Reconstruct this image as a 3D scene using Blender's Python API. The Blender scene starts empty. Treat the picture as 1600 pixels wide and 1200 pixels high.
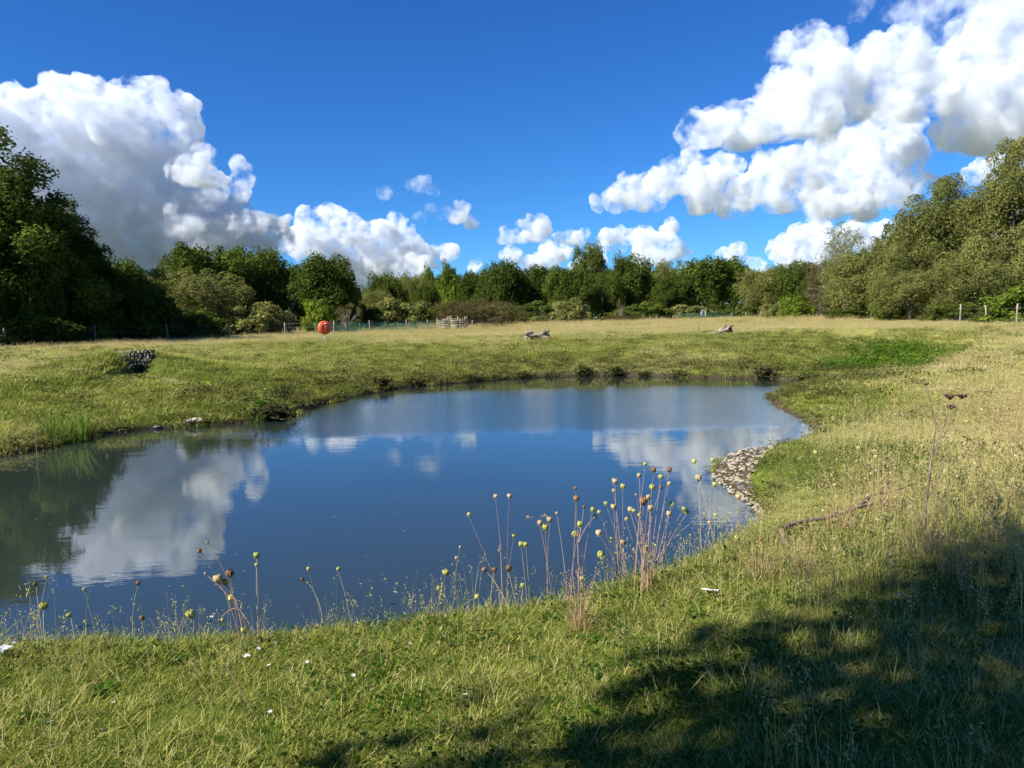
import bpy, math, random
import numpy as np
from mathutils import Vector, Matrix

sc = bpy.context.scene
# ------------------------------------------------------------------ camera, world, sun, exposure
EYE = 2.15
FPX = 1201.0
PITCH = math.radians(4.5)
ROLL = math.radians(-1.3)
cp, sp = math.cos(PITCH), math.sin(PITCH)
cr, sr = math.cos(ROLL), math.sin(ROLL)
FW = Vector((0, cp, -sp)); R0 = Vector((1, 0, 0)); U0 = Vector((0, sp, cp))
RT = R0 * cr + U0 * sr
UP = R0 * (-sr) + U0 * cr
cam = bpy.data.cameras.new('camera'); camo = bpy.data.objects.new('camera', cam)
sc.collection.objects.link(camo); sc.camera = camo
M = Matrix.Identity(4)
for i in range(3):
    M[i][0] = RT[i]; M[i][1] = UP[i]; M[i][2] = -FW[i]
M[0][3], M[1][3], M[2][3] = 0, 0, EYE
camo.matrix_world = M
cam.sensor_width = 36; cam.lens = 36 * FPX / 1600
cam.clip_start = 0.05; cam.clip_end = 20000

SUN_EL = math.radians(40)
SUN_AZ = math.radians(-120)          # measured clockwise from straight ahead (+Y)
S = Vector((math.sin(SUN_AZ) * math.cos(SUN_EL), math.cos(SUN_AZ) * math.cos(SUN_EL), math.sin(SUN_EL)))
world = bpy.data.worlds.new("World"); sc.world = world; world.use_nodes = True
wn = world.node_tree; bg = wn.nodes['Background']
sky = wn.nodes.new('ShaderNodeTexSky'); sky.sky_type = 'NISHITA'; sky.sun_disc = False
sky.sun_elevation = SUN_EL; sky.sun_rotation = SUN_AZ
sky.altitude = 0; sky.air_density = 0.9; sky.dust_density = 0.0; sky.ozone_density = 8.0
_s = wn.nodes.new('ShaderNodeSeparateColor'); _c = wn.nodes.new('ShaderNodeCombineColor'); wn.links.new(sky.outputs[0], _s.inputs[0])
for _i, (_g, _k) in enumerate(((1.3, .298), (1.15, .626), (1.0, 1.08))):      # the camera's deeper, more saturated blue
    _p = wn.nodes.new('ShaderNodeMath'); _p.operation = 'POWER'; _p.inputs[1].default_value = _g; wn.links.new(_s.outputs[_i], _p.inputs[0])
    _m = wn.nodes.new('ShaderNodeMath'); _m.operation = 'MULTIPLY'; _m.inputs[1].default_value = _k; wn.links.new(_p.outputs[0], _m.inputs[0])
    wn.links.new(_m.outputs[0], _c.inputs[_i])
wn.links.new(_c.outputs[0], bg.inputs[0]); bg.inputs[1].default_value = 0.064
sl = bpy.data.lights.new('sun', 'SUN'); sl.energy = 5.0; sl.angle = math.radians(0.53); sl.color = (1.0, 0.96, 0.90)
so = bpy.data.objects.new('sun', sl); sc.collection.objects.link(so)
so.rotation_euler = (-S).to_track_quat('-Z', 'Y').to_euler()
sc.view_settings.view_transform = 'Standard'; sc.view_settings.look = 'None'
sc.view_settings.exposure = 1.12; sc.view_settings.gamma = 1.0; sc.view_settings.use_curve_mapping = False
sc.cycles.max_bounces = 16; sc.cycles.volume_bounces = 14; sc.cycles.diffuse_bounces = 5; sc.cycles.glossy_bounces = 3
sc.cycles.transparent_max_bounces = 16; sc.cycles.transmission_bounces = 5
sc.cycles.use_adaptive_sampling = True; sc.cycles.adaptive_threshold = 0.03; sc.cycles.time_limit = 660
sc.cycles.caustics_reflective = False; sc.cycles.caustics_refractive = False

# ------------------------------------------------------------------ helpers
rng = np.random.default_rng(7); random.seed(7)
PI = math.pi

def ray(px, py):
    d = FW + RT * ((px - 800) / FPX) + UP * (-(py - 600) / FPX)
    return d.normalized()

def P(px, py, z):
    d = ray(px, py); t = (z - EYE) / d.z
    return Vector((d.x * t, d.y * t, z))

def A(px, dist, py=505):
    """ground direction of an image column at a given distance -> x, y"""
    d = ray(px, py); h = math.hypot(d.x, d.y)
    return d.x / h * dist, d.y / h * dist

def ztop(px, py, dist):
    d = ray(px, py); h = math.hypot(d.x, d.y)
    return EYE + d.z / h * dist

def tag(o, label=None, cat=None, group=None, kind=None):
    if label: o['label'] = label
    if cat: o['category'] = cat
    if group: o['group'] = group
    if kind: o['kind'] = kind
    return o

def empty(name, loc, rz=0.0, label=None, cat=None, group=None):
    o = bpy.data.objects.new(name, None); sc.collection.objects.link(o)
    o.location = loc; o.rotation_euler = (0, 0, rz); o.empty_display_size = 0.1
    return tag(o, label, cat, group)

def link(name, me, parent=None, mat=None):
    o = bpy.data.objects.new(name, me); sc.collection.objects.link(o)
    if parent is not None: o.parent = parent
    if mat is not None and not me.materials: me.materials.append(mat)
    return o

def mesh_np(name, V, F, mat=None, smooth=False, tint=None, n=None):
    """V (k,3); F (m,n) int array, all faces with n corners, or a list of such arrays"""
    Fs = F if isinstance(F, list) else [F]
    me = bpy.data.meshes.new(name)
    V = np.asarray(V, dtype=np.float32)
    me.vertices.add(len(V)); me.vertices.foreach_set('co', V.ravel())
    loops = np.concatenate([np.asarray(f, dtype=np.int32).ravel() for f in Fs])
    tot = np.concatenate([np.full(len(f), f.shape[1], dtype=np.int32) for f in Fs])
    st = np.concatenate([[0], np.cumsum(tot)[:-1]]).astype(np.int32)
    me.loops.add(len(loops)); me.loops.foreach_set('vertex_index', loops)
    me.polygons.add(len(tot)); me.polygons.foreach_set('loop_start', st); me.polygons.foreach_set('loop_total', tot)
    if smooth: me.polygons.foreach_set('use_smooth', np.ones(len(tot), dtype=bool))
    if tint is not None:
        a = me.attributes.new('tint', 'FLOAT', 'POINT'); a.data.foreach_set('value', np.asarray(tint, dtype=np.float32))
    me.update(calc_edges=True)
    if mat is not None: me.materials.append(mat)
    return me

def join(parts):
    """parts: list of (V, F) or (V, F, tint) with equal corner count"""
    Vs, Fs, T, o = [], [], [], 0
    for p in parts:
        Vs.append(p[0]); Fs.append(np.asarray(p[1]) + o); o += len(p[0])
        T.append(p[2] if len(p) > 2 else np.zeros(len(p[0])))
    return np.concatenate(Vs), np.concatenate(Fs), np.concatenate(T)

def hash3(ix, iy, iz, seed):
    n = (ix.astype(np.int64) * 374761393 + iy.astype(np.int64) * 668265263 + iz.astype(np.int64) * 2147483647 + seed * 974634777) & 0xffffffff
    n = ((n ^ (n >> 13)) * 1274126177) & 0xffffffff
    return ((n ^ (n >> 16)) & 0xffffff) / float(0xffffff)

def vnoise(p, seed=0):
    p = np.asarray(p, dtype=np.float64)
    if p.shape[1] == 2: p = np.c_[p, np.full(len(p), 0.37)]
    i = np.floor(p).astype(np.int64); f = p - i; f = f * f * (3 - 2 * f)
    out = 0
    for dx in (0, 1):
        for dy in (0, 1):
            for dz in (0, 1):
                w = (f[:, 0] if dx else 1 - f[:, 0]) * (f[:, 1] if dy else 1 - f[:, 1]) * (f[:, 2] if dz else 1 - f[:, 2])
                out = out + w * hash3(i[:, 0] + dx, i[:, 1] + dy, i[:, 2] + dz, seed)
    return out * 2 - 1

def fbm(p, octv=4, seed=0, billow=False, gain=0.5):
    p = np.asarray(p, dtype=np.float64); a, s, t = 1.0, 0, 0
    for o in range(octv):
        v = vnoise(p * (2.03 ** o) + 17.3 * o, seed + o)
        s = s + a * ((1 - 2 * np.abs(v)) if billow else v); t += a; a *= gain
    return s / t

def sstep(a, b, x):
    t = np.clip((x - a) / (b - a), 0, 1); return t * t * (3 - 2 * t)

def tube(pts, radii, sides=6, cap=True, tint=0.0):
    """quad tube along a polyline; caps are closed with degenerate-free small quads"""
    pts = np.asarray(pts, float); n = len(pts); radii = np.broadcast_to(radii, (n,))
    tg = np.gradient(pts, axis=0); tg /= np.linalg.norm(tg, axis=1)[:, None] + 1e-9
    ref = np.array([0.0, 0, 1]) if abs(tg[0, 2]) < 0.9 else np.array([1.0, 0, 0])
    V = []
    for k in range(n):
        a = np.cross(tg[k], ref); a /= np.linalg.norm(a) + 1e-9; b = np.cross(tg[k], a)
        th = np.arange(sides) * 2 * PI / sides
        V.append(pts[k] + radii[k] * (np.cos(th)[:, None] * a + np.sin(th)[:, None] * b))
    V = np.concatenate(V); F = []
    for k in range(n - 1):
        for j in range(sides):
            j2 = (j + 1) % sides
            F.append((k * sides + j, k * sides + j2, (k + 1) * sides + j2, (k + 1) * sides + j))
    if cap:
        for base in (0, (n - 1) * sides):
            for j in range(1, sides - 2, 2):
                F.append((base, base + j, base + j + 1, base + j + 2))
    return V, np.array(F), np.full(len(V), tint)

def box(cx, cy, cz, sx, sy, sz, rz=0.0, tilt=0.0):
    v = np.array([[x, y, z] for x in (-.5, .5) for y in (-.5, .5) for z in (-.5, .5)]) * [sx, sy, sz]
    c, s = math.cos(tilt), math.sin(tilt); v = v @ np.array([[c, 0, s], [0, 1, 0], [-s, 0, c]])
    c, s = math.cos(rz), math.sin(rz); v = v @ np.array([[c, s, 0], [-s, c, 0], [0, 0, 1]])
    return v + [cx, cy, cz], np.array([[0, 1, 3, 2], [4, 6, 7, 5], [0, 4, 5, 1], [2, 3, 7, 6], [0, 2, 6, 4], [1, 5, 7, 3]])

_ico = {}
def ico(sub):
    if sub not in _ico:
        import bmesh
        bm = bmesh.new(); bmesh.ops.create_icosphere(bm, subdivisions=sub, radius=1)
        _ico[sub] = (np.array([v.co[:] for v in bm.verts]), np.array([[v.index for v in f.verts] for f in bm.faces])); bm.free()
    return _ico[sub]

def rock(r, seed, sq=(1, 1, .6), sub=2, rough=.25):
    V, F = ico(sub)
    V = V * (1 + rough * fbm(V * 1.3 + seed * 7.1, 3, seed))[:, None] * np.array(sq) * r
    return V, F

# ------------------------------------------------------------------ node helpers
class NT:
    def __init__(s, name):
        s.m = bpy.data.materials.new(name); s.m.use_nodes = True; s.t = s.m.node_tree; s.t.nodes.clear()
        s.out = s.t.nodes.new('ShaderNodeOutputMaterial')
    def n(s, typ, inp=None, **kw):
        nd = s.t.nodes.new(typ)
        for k, v in kw.items(): setattr(nd, k, v)
        for k, v in (inp or {}).items():
            if isinstance(v, bpy.types.NodeSocket): s.t.links.new(v, nd.inputs[k])
            else: nd.inputs[k].default_value = v
        return nd
    def math(s, op, a, b=0.0, c=0.0, clamp=False):
        nd = s.n('ShaderNodeMath', {0: a, 1: b, 2: c}, operation=op); nd.use_clamp = clamp; return nd.outputs[0]
    def mix(s, f, a, b):
        nd = s.t.nodes.new('ShaderNodeMix'); nd.data_type = 'RGBA'
        for k, v in ((0, f), (6, a), (7, b)):
            if isinstance(v, bpy.types.NodeSocket): s.t.links.new(v, nd.inputs[k])
            else: nd.inputs[k].default_value = (v if k == 0 else (*v, 1))
        return nd.outputs[2]
    def noise(s, scale, detail=3, vec=None, rough=.5, dist=0.0):
        nd = s.n('ShaderNodeTexNoise', {'Scale': scale, 'Detail': detail, 'Roughness': rough, 'Distortion': dist})
        if vec is not None: s.t.links.new(vec, nd.inputs['Vector'])
        return nd.outputs['Fac']
    def ramp(s, f, stops):
        nd = s.n('ShaderNodeValToRGB', {0: f}); e = nd.color_ramp.elements
        while len(e) > 1: e.remove(e[-1])
        e[0].position = stops[0][0]; e[0].color = (*stops[0][1], 1)
        for p, c in stops[1:]:
            x = e.new(p); x.color = (*c, 1)
        return nd.outputs[0]
    def mapr(s, f, a, b, c=0.0, d=1.0, smooth=False):
        nd = s.n('ShaderNodeMapRange', {0: f, 1: a, 2: b, 3: c, 4: d})
        if smooth: nd.interpolation_type = 'SMOOTHSTEP'
        return nd.outputs[0]
    def done(s, shader):
        s.t.links.new(shader, s.out.inputs[0]); return s.m

def simple_mat(name, c1, c2, scale=20.0, rough=.8, bump=0.0, bscale=None, spec=.3):
    t = NT(name); co = t.n('ShaderNodeTexCoord').outputs['Object']
    f = t.mapr(t.noise(scale, 5, co, .6), .3, .7)
    b = t.n('ShaderNodeBsdfPrincipled', {'Base Color': t.mix(f, c1, c2), 'Roughness': rough, 'Specular IOR Level': spec})
    if bump:
        h = t.noise(bscale or scale * 2, 4, co, .65)
        bm = t.n('ShaderNodeBump', {'Strength': bump, 'Distance': .02, 'Height': h}); t.t.links.new(bm.outputs[0], b.inputs['Normal'])
    return t.done(b.outputs[0])
SKIP_CLOUDS = False
SHX, SHY = -6.6, -3.6
# ------------------------------------------------------------------ ground: pond basin, banks, meadow
edge = [(0,1013),(200,1004),(400,993),(600,976),(800,946),(900,926),(1000,896),(1080,868)]
near = [P(x, y, .30) for x, y in edge]
near = [(p.x + (.10 if i else 0), p.y + .42) for i, p in enumerate(near)]
zero = [(1150,842),(1182,828),(1196,812),(1190,792),(1160,772),(1130,750),(1108,732),(1135,718),(1200,706),(1250,690),(1282,675),(1262,662),(1235,648),(1208,632),(1198,618),(1215,608),(1245,601),
        (1262,596),(1235,594),(1180,592),(1100,591),(1000,588),(900,588),(800,592),(740,597),(700,600),(650,604),(620,607),(600,612),(560,618),(520,629),(480,640),(450,652),(430,657),(400,660),(340,664),(300,668),(250,670),(200,675),(160,680),(130,686),(95,694),(60,701),(0,713)]
z0 = [P(x, y, 0.0) for x, y in zero]; z0 = [(p.x, p.y) for p in z0]
lx, ly = z0[-1]
nx0, ny0 = near[0]
poly = near + z0 + [(lx - 3, ly - .9), (lx - 7, ly - 3.2), (lx - 8.5, ly - 7), (nx0 - 4.5, ny0 + .3), (nx0 - 1.8, ny0 - .15)]
def catmull(p, k=5):
    p = np.array(p); n = len(p); out = []
    for i in range(n):
        a, b, c, d = p[i - 1], p[i], p[(i + 1) % n], p[(i + 2) % n]
        for j in range(k):
            t = j / k
            out.append(.5 * ((2 * b) + (-a + c) * t + (2 * a - 5 * b + 4 * c - d) * t * t + (-a + 3 * b - 3 * c + d) * t ** 3))
    return np.array(out)
SH = catmull(poly, 4)
wob = fbm(SH * 1.1, 3, 77) * np.clip(np.linalg.norm(SH, axis=1) * .012, .05, .3)
SH = SH + wob[:, None] * np.array([.3, 1.0])

def shore_sd(X):
    """signed distance to the shoreline, positive on land"""
    X = np.asarray(X, float); out = np.empty(len(X))
    A0 = SH; B0 = np.roll(SH, -1, axis=0); AB = B0 - A0; L2 = (AB ** 2).sum(1) + 1e-12
    for s in range(0, len(X), 20000):
        x = X[s:s + 20000]
        d = x[:, None, :] - A0[None]; t = np.clip((d * AB).sum(2) / L2, 0, 1)
        dist = np.sqrt((((d - t[..., None] * AB)) ** 2).sum(2)).min(1)
        cross = ((A0[None, :, 1] > x[:, None, 1]) != (B0[None, :, 1] > x[:, None, 1])) & \
                (x[:, None, 0] < AB[None, :, 0] * (x[:, None, 1] - A0[None, :, 1]) / (AB[None, :, 1] + 1e-12) + A0[None, :, 0])
        out[s:s + 20000] = np.where(cross.sum(1) % 2 == 1, -dist, dist)
    return out

# the overgrown ditch on the right, a low strip that runs into the pond
DITCH = np.array([(P(x, y, z).x, P(x, y, z).y) for x, y, z in ((1262,598,.0),(1300,590,.15),(1340,578,.3),(1390,562,.45),(1440,548,.55),(1400,541,.6),(1330,537,.62),(1285,534,.65))])
def ditch_d(X):
    d = np.full(len(X), 1e9)
    for a, b in zip(DITCH[:-1], DITCH[1:]):
        ab = b - a; t = np.clip(((X - a) @ ab) / (ab @ ab), 0, 1)
        d = np.minimum(d, np.linalg.norm(X - (a + t[:, None] * ab), axis=1))
    return d

CUL = None
def height(X, sd=None):
    X = np.asarray(X, float)
    if sd is None: sd = shore_sd(X)
    x, y = X[:, 0], X[:, 1]
    d = np.maximum(sd, 0)
    # near bank: low lip, then nearly level; far bank: a steady rise to the meadow
    wn_ = sstep(15, 6, y) * sstep(5.5, 1.0, x - (y - 4) * .25)
    near_h = .26 * sstep(0, .42, d) + .26 * (1 - np.exp(-d / 3.5)) + .02 * np.clip(x, 0, 6)
    right = sstep(1, 7, x) * sstep(34, 20, y)
    right_h = .05 * sstep(0, .4, d) + .95 * (1 - np.exp(-d / 9.0))
    lf = sstep(-4, -14, x)
    far_h = .10 * sstep(0, .25, d) + (1.22 + .1 * lf) * (1 - np.exp(-(d / (5.2 + 4.5 * lf)) ** 1.25))
    h = near_h * wn_ + (1 - wn_) * (right_h * right + far_h * (1 - right))
    rr = np.hypot(x, y)
    h = h + .45 * sstep(48, 120, rr) * sstep(0, 5, d)
    bump = fbm(X / 5.0, 3, 5) * .11 + fbm(X / 1.1, 3, 9) * .035 + fbm(X / .28, 2, 15) * .012
    h = h + bump * sstep(.0, 1.2, d)
    if CUL is not None:      # bank cut back to the stone headwall
        cl_ = math.hypot(CUL[0], CUL[1]); vx, vy = CUL[0] / cl_, CUL[1] / cl_
        v = (x - CUL[0]) * vx + (y - CUL[1]) * vy; u = (x - CUL[0]) * vy - (y - CUL[1]) * vx
        h = h + CULH * sstep(.12 - 2.6 * np.maximum(np.abs(u) - .28, 0), .42, v) * np.exp(-(u / 2.6) ** 2) * np.exp(-(np.maximum(v, 0) / 3.2) ** 2)
    dd = ditch_d(X)
    tgt = .18 + .012 * np.maximum(y - 27, 0)
    w = sstep(3.6, 1.0, dd)
    h = np.where(sd > 0, h * (1 - w) + np.minimum(h, tgt) * w, h)
    h = np.where(sd > 0, np.maximum(h, .025 + .02 * np.minimum(d, 2)), -np.minimum(.12 + .5 * -sd, .9))
    # far away the land rolls up slightly so that the meadow runs on to the horizon
    h = h + 4.0 * sstep(300, 2500, rr)
    return h
def G(px, py):
    """where the ray through a picture point meets the ground"""
    d = ray(px, py); ts = np.concatenate([np.arange(1.5, 14, .05), np.arange(14, 60, .15), np.arange(60, 260, .6)])
    t0 = ts / math.hypot(d.x, d.y)
    X = np.c_[d.x * t0, d.y * t0]; z = EYE + d.z * t0; h = np.maximum(height(X), 0.0)
    k = np.nonzero(z <= h)[0]
    k = k[0] if len(k) else len(ts) - 1
    return Vector((X[k, 0], X[k, 1], float(h[k])))
_c = G(216, 586); CUL = (_c.x, _c.y, _c.z); CULH = 34 * math.hypot(_c.x, _c.y) / FPX * .93
print('culvert', CUL, CULH)
def gz(x, y): return float(height(np.array([[x, y]]))[0])

def axis(pts):
    out = [pts[0][0]]
    for (a, b, s0, s1) in pts:
        x = a
        while x < b - 1e-6:
            t = (x - a) / (b - a); x = min(b, x + s0 + (s1 - s0) * t); out.append(x)
    return np.unique(np.round(np.array(out), 4))
xs = axis([(-6000, -300, 900, 300), (-300, -70, 60, 10), (-70, -22, 3, .5), (-22, -3, .35, .12), (-3, 6, .10, .10), (6, 22, .12, .35), (22, 70, .5, 3), (70, 300, 10, 60), (300, 6000, 300, 900)])
ys = axis([(-6000, -60, 900, 60), (-60, -4, 12, 1), (-4, 1.5, .6, .12), (1.5, 12, .10, .12), (12, 40, .14, .3), (40, 140, .5, 3), (140, 400, 8, 40), (400, 7000, 100, 900)])
GX, GY = np.meshgrid(xs, ys); XY = np.c_[GX.ravel(), GY.ravel()]
SD = np.full(len(XY), 50.0)
nearm = (np.abs(XY[:, 0]) < 60) & (XY[:, 1] > -30) & (XY[:, 1] < 90)
SD[nearm] = shore_sd(XY[nearm])
HZ = height(XY, SD)
nx_, ny_ = len(xs), len(ys)
ii = (np.arange(ny_ - 1)[:, None] * nx_ + np.arange(nx_ - 1)[None]).ravel()
GF = np.c_[ii, ii + 1, ii + nx_ + 1, ii + nx_]

SPQ = np.array([(P(x, y, .06).x, P(x, y, .06).y) for x, y in ((1106,735),(1150,711),(1212,698),(1214,712),(1190,735),(1172,760),(1196,800),(1165,785))])
def BARE(X):
    """1 inside the stony spit"""
    A0, B0 = SPQ, np.roll(SPQ, -1, axis=0)
    c = ((A0[None, :, 1] > X[:, None, 1]) != (B0[None, :, 1] > X[:, None, 1])) & (X[:, None, 0] < (B0 - A0)[None, :, 0] * (X[:, None, 1] - A0[None, :, 1]) / ((B0 - A0)[None, :, 1] + 1e-12) + A0[None, :, 0])
    return (c.sum(1) % 2 == 1) * 1.0
def zones(X, sd):
    """0..1 fields of what grows where: dry straw, lush green, bare mud"""
    x, y = X[:, 0], X[:, 1]; rr = np.hypot(x, y)
    n = fbm(X / 6.0, 3, 31); n2 = fbm(X / 1.7, 3, 35)
    right = sstep(2.0, 5.0, x - y * .06) * sstep(46, 20, y)
    dry = np.clip(sstep(.25, .75, .5 + .5 * n + .25 * n2) * .55 + .34 * sstep(34, 60, rr) * sstep(6.5, 11, sd) + .38 * right * sstep(1.5, 4, sd), 0, 1)
    dry = dry * (1 - .75 * sstep(2.2, .6, np.hypot((x - 2.75) / 1.0, (y - 11.2) / 2.2)))
    dry = dry * (1 - .6 * sstep(3, -1, x) * sstep(9, 5, y))
    dry = dry * (1 - .5 * sstep(7.5, 4, sd) * sstep(12, 18, y) * sstep(6, 2, x))
    mud = sstep(.35, .05, sd) * sstep(10, 14, y) * .8 + .6 * sstep(5.0, 1.5, sd) * sstep(16, 22, y) * sstep(.1, .7, .5 + .5 * n2) + .8 * sstep(.45, .1, sd) * sstep(10, 7, y)
    lush = sstep(2.4, 1.2, ditch_d(X)) * sstep(26, 30, y) * sstep(.2,.6,.5+.5*n2+.25)
    mud = np.maximum(mud, BARE(X))
    return np.clip(dry, 0, 1), np.clip(mud, 0, 1), lush
dryv, mudv, lushv = zones(XY, SD)

t = NT('earth_and_turf'); co = t.n('ShaderNodeTexCoord').outputs['Object']
ad = t.n('ShaderNodeAttribute', attribute_name='dry').outputs['Fac']; am = t.n('ShaderNodeAttribute', attribute_name='mud').outputs['Fac']
al_ = t.n('ShaderNodeAttribute', attribute_name='lush').outputs['Fac']
nA = t.noise(9, 5, co, .65); nB = t.noise(1.3, 4, co, .6); nC = t.noise(60, 3, co, .6)
green = t.mix(t.mapr(nA, .3, .7), (.050, .075, .012), (.16, .18, .035))
straw = t.mix(t.mapr(nA, .3, .7), (.13, .125, .035), (.32, .29, .10))
c = t.mix(t.mapr(t.math('ADD', ad, t.math('MULTIPLY', t.math('SUBTRACT', nB, .5), .5)), .15, .8), green, straw)
mudc = t.mix(t.mapr(nC, .3, .7), (.028, .022, .014), (.085, .068, .042))
c = t.mix(t.mapr(t.math('ADD', am, t.math('MULTIPLY', t.math('SUBTRACT', nA, .5), .5)), .3, .7), c, mudc)
c = t.mix(al_, c, (.03, .075, .012))
hb = t.math('ADD', t.math('MULTIPLY', nA, .6), t.math('MULTIPLY', nC, .4))
bm_ = t.n('ShaderNodeBump', {'Strength': .8, 'Distance': .06, 'Height': hb}).outputs[0]
pb = t.n('ShaderNodeBsdfDiffuse', {'Color': c, 'Roughness': .8, 'Normal': bm_})
MG = t.done(pb.outputs[0])
gme = mesh_np('ground', np.c_[XY, HZ], GF, MG, True)
for nm, v in (('dry', dryv), ('mud', mudv), ('lush', lushv)):
    a = gme.attributes.new(nm, 'FLOAT', 'POINT'); a.data.foreach_set('value', v.astype(np.float32))
ground = tag(link('ground', gme), 'rolling grassy meadow and pond banks', kind='structure')

# ------------------------------------------------------------------ water
t = NT('pond_water'); co = t.n('ShaderNodeTexCoord').outputs['Object']
mp = t.n('ShaderNodeMapping', {'Vector': co, 'Scale': (1.0, 2.2, 1.0), 'Rotation': (0, 0, .12)}).outputs[0]
w1 = t.noise(1.1, 3, mp, .5); w2 = t.noise(5.5, 3, mp, .55); w3 = t.noise(9, 3, mp, .6)
sx = t.n('ShaderNodeSeparateXYZ', {0: co})
# breeze-ruffled patch over the middle and far right of the pond
ph = t.math('ADD', t.mapr(sx.outputs[1], 13.2, 16.2, 0, 1, True), t.math('MULTIPLY', t.math('SUBTRACT', t.noise(.35, 3, co, .6), .5), .7))
ph = t.math('MULTIPLY', t.mapr(ph, .45, 1.05, 0, 1, True), t.mapr(sx.outputs[0], -8.5, -2.5, 0, 1, True))
ph = t.math('MULTIPLY', ph, t.mapr(sx.outputs[1], 26.5, 21.5, .04, 1, True))
hh = t.math('ADD', t.math('MULTIPLY', w1, .0011), t.math('MULTIPLY', w2, .00040))
hh = t.math('ADD', hh, t.math('MULTIPLY', t.math('MULTIPLY', w3, .0040), t.math('ADD', ph, .02)))
hh = t.math('ADD', hh, t.math('MULTIPLY', t.math('MULTIPLY', w2, .0022), ph))
bmw = t.n('ShaderNodeBump', {'Strength': 1.0, 'Distance': 1.0, 'Height': hh}).outputs[0]
body = t.n('ShaderNodeBsdfDiffuse', {'Color': (.023, .032, .025, 1)})
gl = t.n('ShaderNodeBsdfGlossy', {'Color': (.95, .95, .93, 1), 'Roughness': .012, 'Normal': bmw})
fr = t.n('ShaderNodeFresnel', {'IOR': 1.58}).outputs[0]
fr = t.math('MULTIPLY', fr, 1.12, clamp=True)
mx = t.n('ShaderNodeMixShader', {0: fr, 1: body.outputs[0], 2: gl.outputs[0]})
MW = t.done(mx.outputs[0])
wx, wy = np.linspace(-32, 15, 40), np.linspace(1.5, 37, 30)
WX, WY = np.meshgrid(wx, wy); ii = (np.arange(29)[:, None] * 40 + np.arange(39)[None]).ravel()
water = link('water', mesh_np('water', np.c_[WX.ravel(), WY.ravel(), np.zeros(WX.size)], np.c_[ii, ii + 1, ii + 41, ii + 40], MW, True))
tag(water, 'still dark pond reflecting blue sky and clouds', kind='structure')
# ------------------------------------------------------------------ trees and bushes
def leaf_mat(name, c_dark, c_mid, c_light, trans=.34):
    t = NT(name)
    a = t.n('ShaderNodeAttribute', attribute_name='tint').outputs['Fac']
    inf = t.n('ShaderNodeObjectInfo').outputs['Random']
    f = t.math('ADD', a, t.math('MULTIPLY', t.math('SUBTRACT', inf, .5), .22))
    c = t.ramp(f, [(0, c_dark), (.5, c_mid), (1, c_light)])
    d = t.n('ShaderNodeBsdfDiffuse', {'Color': c}); tr = t.n('ShaderNodeBsdfTranslucent', {'Color': c})
    mx = t.n('ShaderNodeMixShader', {0: trans, 1: d.outputs[0], 2: tr.outputs[0]})
    return t.done(mx.outputs[0])
ML = {
 'oak':    leaf_mat('oak_leaves', (.036, .056, .011), (.094, .125, .022), (.19, .215, .042)),
 'dark':   leaf_mat('dark_leaves', (.032, .050, .010), (.084, .116, .020), (.185, .215, .040)),
 'olive':  leaf_mat('willow_leaves', (.085, .100, .028), (.19, .20, .055), (.32, .30, .095)),
 'lime':   leaf_mat('lime_leaves', (.06, .10, .012), (.15, .205, .025), (.28, .32, .045)),
 'tan':    leaf_mat('dry_twig_leaves', (.075, .065, .028), (.14, .12, .05), (.24, .20, .10)),
 'red':    leaf_mat('brown_twig_leaves', (.055, .046, .018), (.11, .092, .036), (.17, .155, .06)),
}
MB = simple_mat('bark', (.035, .028, .020), (.11, .095, .075), 6, .9, .5)
MBL = simple_mat('pale_bark', (.14, .12, .09), (.30, .27, .22), 6, .9, .5)

def leaves(cen, nrm, size, r, tint, droop=0.0, asp=.55, zs=1.0):
    n = len(cen)
    a = r.normal(0, 1, (n, 3)); a[:, 2] -= droop * 2
    a -= (a * nrm).sum(1)[:, None] * nrm; a /= np.linalg.norm(a, axis=1)[:, None] + 1e-9
    b = np.cross(nrm, a)
    s = size * r.uniform(.6, 1.35, n)[:, None]
    fold = nrm * s * .16
    a = a * [1, 1, zs]; b = b * [1, 1, zs]; fold = fold * [1, 1, zs]
    V = np.stack([cen - a * s * .5, cen + b * s * asp * .5 - fold, cen + a * s * .5, cen - b * s * asp * .5 - fold], 1).reshape(-1, 3)
    F = np.arange(n * 4).reshape(-1, 4)
    return V, F, np.repeat(tint, 4)

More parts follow.
